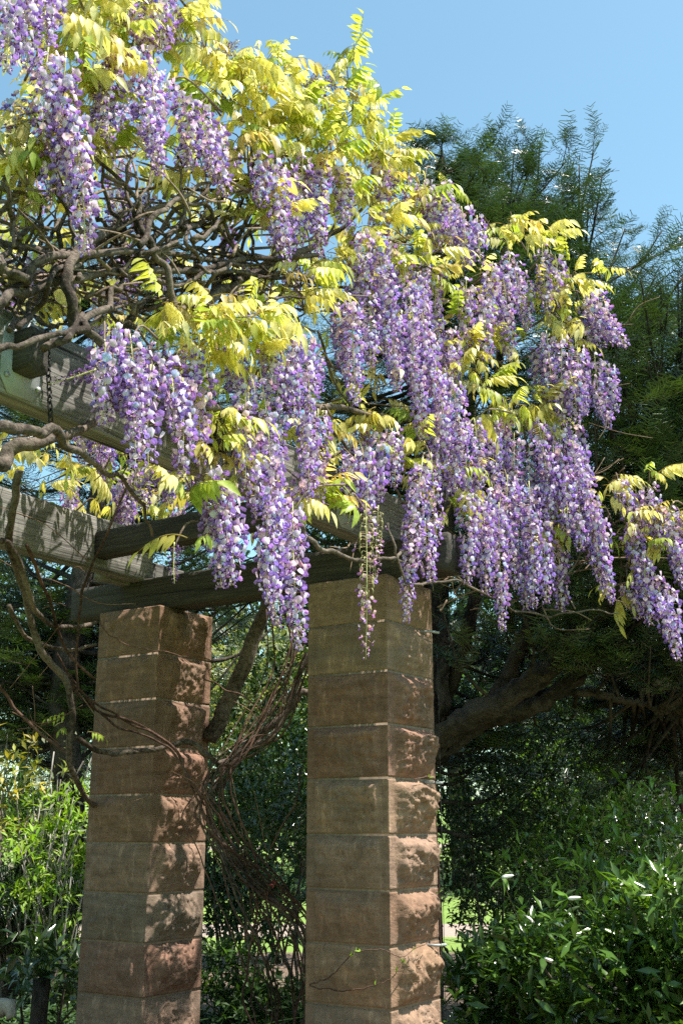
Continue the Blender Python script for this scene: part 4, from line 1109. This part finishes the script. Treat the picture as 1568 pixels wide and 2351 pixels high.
shrub('big_leaf_shrub', 'dark shrub with large leathery leaves in front of the lawn', 130, 8.0, .95, .42, .4, 420, .15, (.03, .06, .022), M_glossy, lobes=16, alt=(.06, .09, .03), whorl=3, low=.35, lobe_r=.22)
LEAFL = leaf_template(4, .9, .15); LEAFL[0][:, 1] *= .16
def strap(name, label, px, d, n, l, col):
    x = az(px)*d; base = np.array([x, d, float(gz(x, d))]); root = empty(name, base); tag(root, label, 'plant', 'strap-leaved clumps in the bed')
    mb = MB(); a = rng.uniform(0, 6.28, n)
    D = np.stack([np.cos(a)*.55, np.sin(a)*.55, rng.uniform(.6, 1.3, n)], 1); Nn = np.stack([-np.cos(a), -np.sin(a), np.full(n, .8)], 1)
    scatter(mb, *LEAFL, np.tile(base, (n, 1))+np.concatenate([rng.normal(0, .12, (n, 2)), np.zeros((n, 1))], 1), frames(D, Nn), l*rng.uniform(.6, 1.2, n), tone(col, n, .2))
    mb.build('leaves', M_soft, root, origin=base)['kind'] = 'stuff'
for px, d, lab in ((30,8.6,'blue-green strappy clump beside the wooden post'),(100,9.0,'strappy clump between the post and the shaded column'),(170,8.4,'strappy clump against the shaded column'),(500,8.2,'strappy clump at the foot of the vine stems'),(560,8.8,'strappy clump behind the vine stems'),(215,9.8,'tall grassy clump behind the shaded column')):
    strap('strap_leaf_plant', lab, px, d, 160, .55, (.06, .11, .05))
# cycad
x = az(70)*10.1; cb_ = np.array([x, 10.1, 0.]); cyc = empty('cycad', cb_); tag(cyc, 'dark cycad with arching feathery fronds behind the budding shrub', 'cycad')
mb = MB(); tube(mb, [cb_, cb_+[0, 0, .5], cb_+[.02, 0, .85]], [.13, .12, .09], 9, (1, 1, 1), .08); mb.build('trunk', M_yew, cyc, origin=cb_)
for k in range(22):
    a = k*2.4; el = rng.uniform(.2, 1.1); l = rng.uniform(.7, 1.0); c0 = cb_+np.array([0, 0, .85])
    dv = np.array([math.cos(a), math.sin(a), 0]); P = catmull([c0, c0+dv*l*.5*math.cos(el)+up*l*.5*math.sin(el), c0+dv*l*.95*math.cos(el)+up*l*(.55*math.sin(el)-.25)], 22)
    mb = MB(); tube(mb, P, [.007, .003], 4, (.06, .09, .03))
    T_ = np.gradient(P, axis=0); sd2 = np.cross(dv, up)
    PP = np.concatenate([P[3:], P[3:]]); D = np.concatenate([T_[3:]*12+sd2, T_[3:]*12-sd2])
    scatter(mb, *LEAFL, PP, frames(D, np.tile(up, (len(PP), 1))), np.full(len(PP), .17), tone((.025, .045, .02), len(PP), .15))
    mb.build('frond', M_needle, cyc, origin=cb_)
# red flowers on the camellia
cam_s = [o for o in C.objects if o.get('label', '').startswith('dark glossy shrub with red')][0]; cbz = np.array(cam_s.location)
M_redfl = plain_mat('red_petal', (.45, .02, .025), .6, 0, 40, .2, .1)
for (x, y) in ((578,2150),(564,2154),(628,2028)):
    mb = MB(); p = at(x, y, 9.0)
    for ring, nn, rr in ((.4, 6, .045), (1.0, 5, .032)):
        a = np.linspace(0, 6.28, nn, endpoint=False)+ring
        D = np.stack([np.cos(a), -.5*np.ones(nn)*ring*1.5, np.sin(a)], 1)
        scatter(mb, *LEAFS, np.tile(p, (nn, 1)), frames(D, np.tile([0, -1., .2], (nn, 1))), np.full(nn, rr*.95)*1.0, np.ones((nn, 3)))
    mb.build('flower', M_redfl, cam_s, origin=cbz)
# wooden post, cut log and plant label in the bed
pp = at(85, 2400, 7.6); pp[2] = 0
mb = MB(); tube(mb, [pp, pp+up*.2, pp+up*.42, pp+[0.004, 0, .62]], .055, 9, (1, 1, 1), .05); o = mb.build('timber_post', M_yew, None, origin=pp); o.location = pp; tag(o, 'short dark rough wooden post standing in the garden bed', 'post')
lp = at(-5, 2310, 7.3); mb = MB(); tube(mb, catmull([lp+[-.35, .3, -.65], lp+[-.2, .1, -.25], lp+[-.05, 0, -.05], lp+[.06, -.02, .0], lp+[.10, -.03, -.06]], 16), [.075, .07, .06, .05, .03], 10, (.9, .85, .78), .12)
o = mb.build('dead_stump', M_pale, None, origin=lp); o.location = lp; tag(o, 'bleached knobbly dead branch stump beside the wooden post', 'stump')
lq = at(150, 2185, 11.); lq[2] = 0; pl = empty('plant_label', lq); tag(pl, 'small pale plant name plate on a stake in the bed', 'sign')
mb = MB(); tube(mb, [lq, lq+up*.45], .012, 6); mb.build('stake', M_iron, pl, origin=lq)
mb = MB(); w_, h_ = .11, .07; V = [lq+np.array([sx*w_, yy, .47+sz*h_*.9 - yy*.6]) for yy in (-.03, -.018) for sx, sz in ((-1, -1), (1, -1), (1, 1), (-1, 1))]
mb.add(V, [[0, 1, 2, 3], [4, 7, 6, 5], [0, 4, 5, 1], [1, 5, 6, 2], [2, 6, 7, 3], [3, 7, 4, 0]]); mb.build('plate', M_galv, pl, origin=lq, smooth_shade=False)

def far_tree(px, d, h, rx, col, alt, label, trunk=.25, lobes=18, n=3200, ls=.32):
    x = az(px)*d; base = np.array([x, d, float(gz(x, d))]); root = empty('tree', base); tag(root, label, 'tree', 'trees beyond the lawn')
    mb = MB(); top = base+np.array([rng.normal(0, .3), 0, h*.55]); tube(mb, wander(base, top, 10, .12), [trunk, trunk*.5], 8)
    LC = []
    for k in range(lobes):
        v = unit(1)[0]*rng.uniform(.5, .95); c = base+np.array([v[0]*rx, v[1]*rx, h*(.55+.40*v[2])]); LC.append(c)
        tube(mb, wander(base+(top-base)*rng.uniform(.5, 1), c, 8, .15), [trunk*.3, .03], 5)
    mb.build('trunk', M_yew, root, origin=base)
    LC = np.array(LC); li = rng.integers(0, lobes, n); u = unit(n); P = LC[li]+u*(rx*.42*rng.uniform(.4, 1.1, n)**.6)[:, None]
    mb = MB(); scatter(mb, *LEAFX, P, frames(unit(n)+u*.5, u*.5+up+rng.normal(0, .5, (n, 3))), ls*rng.uniform(.6, 1.3, n), tone(col, n, .25, alt, .3)); mb.build('crown', M_soft, root, origin=base)
FT = [(-300,62,15,6.5,G1,G2,'broad dark tree far beyond the lawn at the open edge'),(40,70,17,7.5,G2,G3,'tall light green tree beyond the far path'),(180,58,12,5,G1,G2,'round mid green tree across the lawn behind the budding shrub'),
      (420,66,16,7,G1,G2,'tall tree beyond the lawn behind the shaded column'),(600,60,14,6,G2,G3,'light green tree across the lawn seen between the columns'),(800,72,18,7.5,G1,DK,'dark tree beyond the lawn behind the sunlit column'),
      (1050,64,15,6.5,G1,G2,'round tree across the lawn behind the dense dark shrub'),(1250,56,11,5,G3,G2,'yellow-green tree across the lawn right of the dense shrub'),(1420,68,16,7,G2,G3,'tall light tree beyond the lawn behind the airy shrub'),
      (1600,60,17,7,G1,G2,'greyish tall tree beyond the lawn past the yew'),(1850,66,15,7,G1,DK,'dark tree beyond the lawn farthest from the pergola')]
for q in FT: far_tree(*q)
for q in [(-120,30,11,4.5,G1,DK,'dense dark tree at the back of the lawn behind the bare twigs'),(330,27,10,4.2,DK,G1,'dense dark tree at the back of the lawn behind the shaded column'),(700,29,11,4.4,DK,G1,'dense dark tree at the back of the lawn between the columns'),(1060,26,11,4.,DK,G1,'dense dark tree at the back of the lawn behind the sunlit column'),(1380,27,11,4.2,DK,G1,'dense dark tree at the back of the lawn behind the yew limbs'),(1700,28,12,4.6,G1,DK,'dense dark tree at the back of the lawn past the dark rounded shrub')]: far_tree(*q, lobes=30, n=6500, ls=.26)
shrub('hedge_shrub', 'rounded clipped bush on the lawn behind the glossy shrubs', 1250, 30., 2.2, 2.2, 1.5, 2500, .22, G2, M_soft, alt=G1, lobes=14)
shrub('hedge_shrub', 'dark bush on the lawn seen through the gap between columns', 640, 34., 3.2, 2.4, 1.6, 2500, .24, G1, M_soft, alt=DK, lobes=14)
shrub('hedge_shrub', 'green bush by the far path at the left', 60, 28., 2.6, 2.0, 1.5, 2500, .22, G1, M_soft, alt=G2, lobes=14)
shrub('hedge_shrub', 'broad bush on the lawn near the dark rounded shrub', 1520, 36., 3.0, 2.6, 1.6, 2500, .24, G1, M_soft, alt=G2, lobes=14)

# trees added out of view to cut sky light on the columns' camera side
for px_, py_, hh, rr_, lab in ((-6., -7., 9., 4., 'broad unseen tree added behind the viewpoint to cut sky light'), (3.5, -14., 10., 4.5, 'tall unseen tree added far behind the viewpoint to cut sky light'), (-13., -1., 10., 4.5, 'broad unseen tree added on the open side of the pergola to cut sky light'), (-1., -6.5, 7., 3., 'small unseen leafy tree added close behind the viewpoint to cut sky light'), (-11., 7., 9., 4., 'tall unseen tree added on the open side behind the pergola to cut sky light')):
    base = np.array([px_, py_, 0.]); root = empty('unseen_shade_tree', base); tag(root, lab, 'tree', 'unseen trees added around the viewpoint for shade')
    mb = MB(); tube(mb, wander(base, base+up*hh*.6, 8, .1), [.25, .12], 8); LC = []
    for k in range(16):
        v = unit(1)[0]*rng.uniform(.4, .95); c = base+np.array([v[0]*rr_, v[1]*rr_, hh*(.58+.4*v[2])]); LC.append(c); tube(mb, wander(base+up*hh*rng.uniform(.2, .55), c, 7, .15), [.08, .02], 5)
    mb.build('trunk', M_yew, root, origin=base); LC = np.array(LC); n = 3500; li = rng.integers(0, 16, n); u = unit(n)
    P = LC[li]+u*(rr_*.45*rng.uniform(.3, 1.1, n)**.6)[:, None]; mb = MB()
    scatter(mb, *LEAFX, P, frames(unit(n), unit(n)+up), .30*rng.uniform(.6, 1.3, n), tone(G1, n, .2, G2)); mb.build('crown', M_soft, root, origin=base)
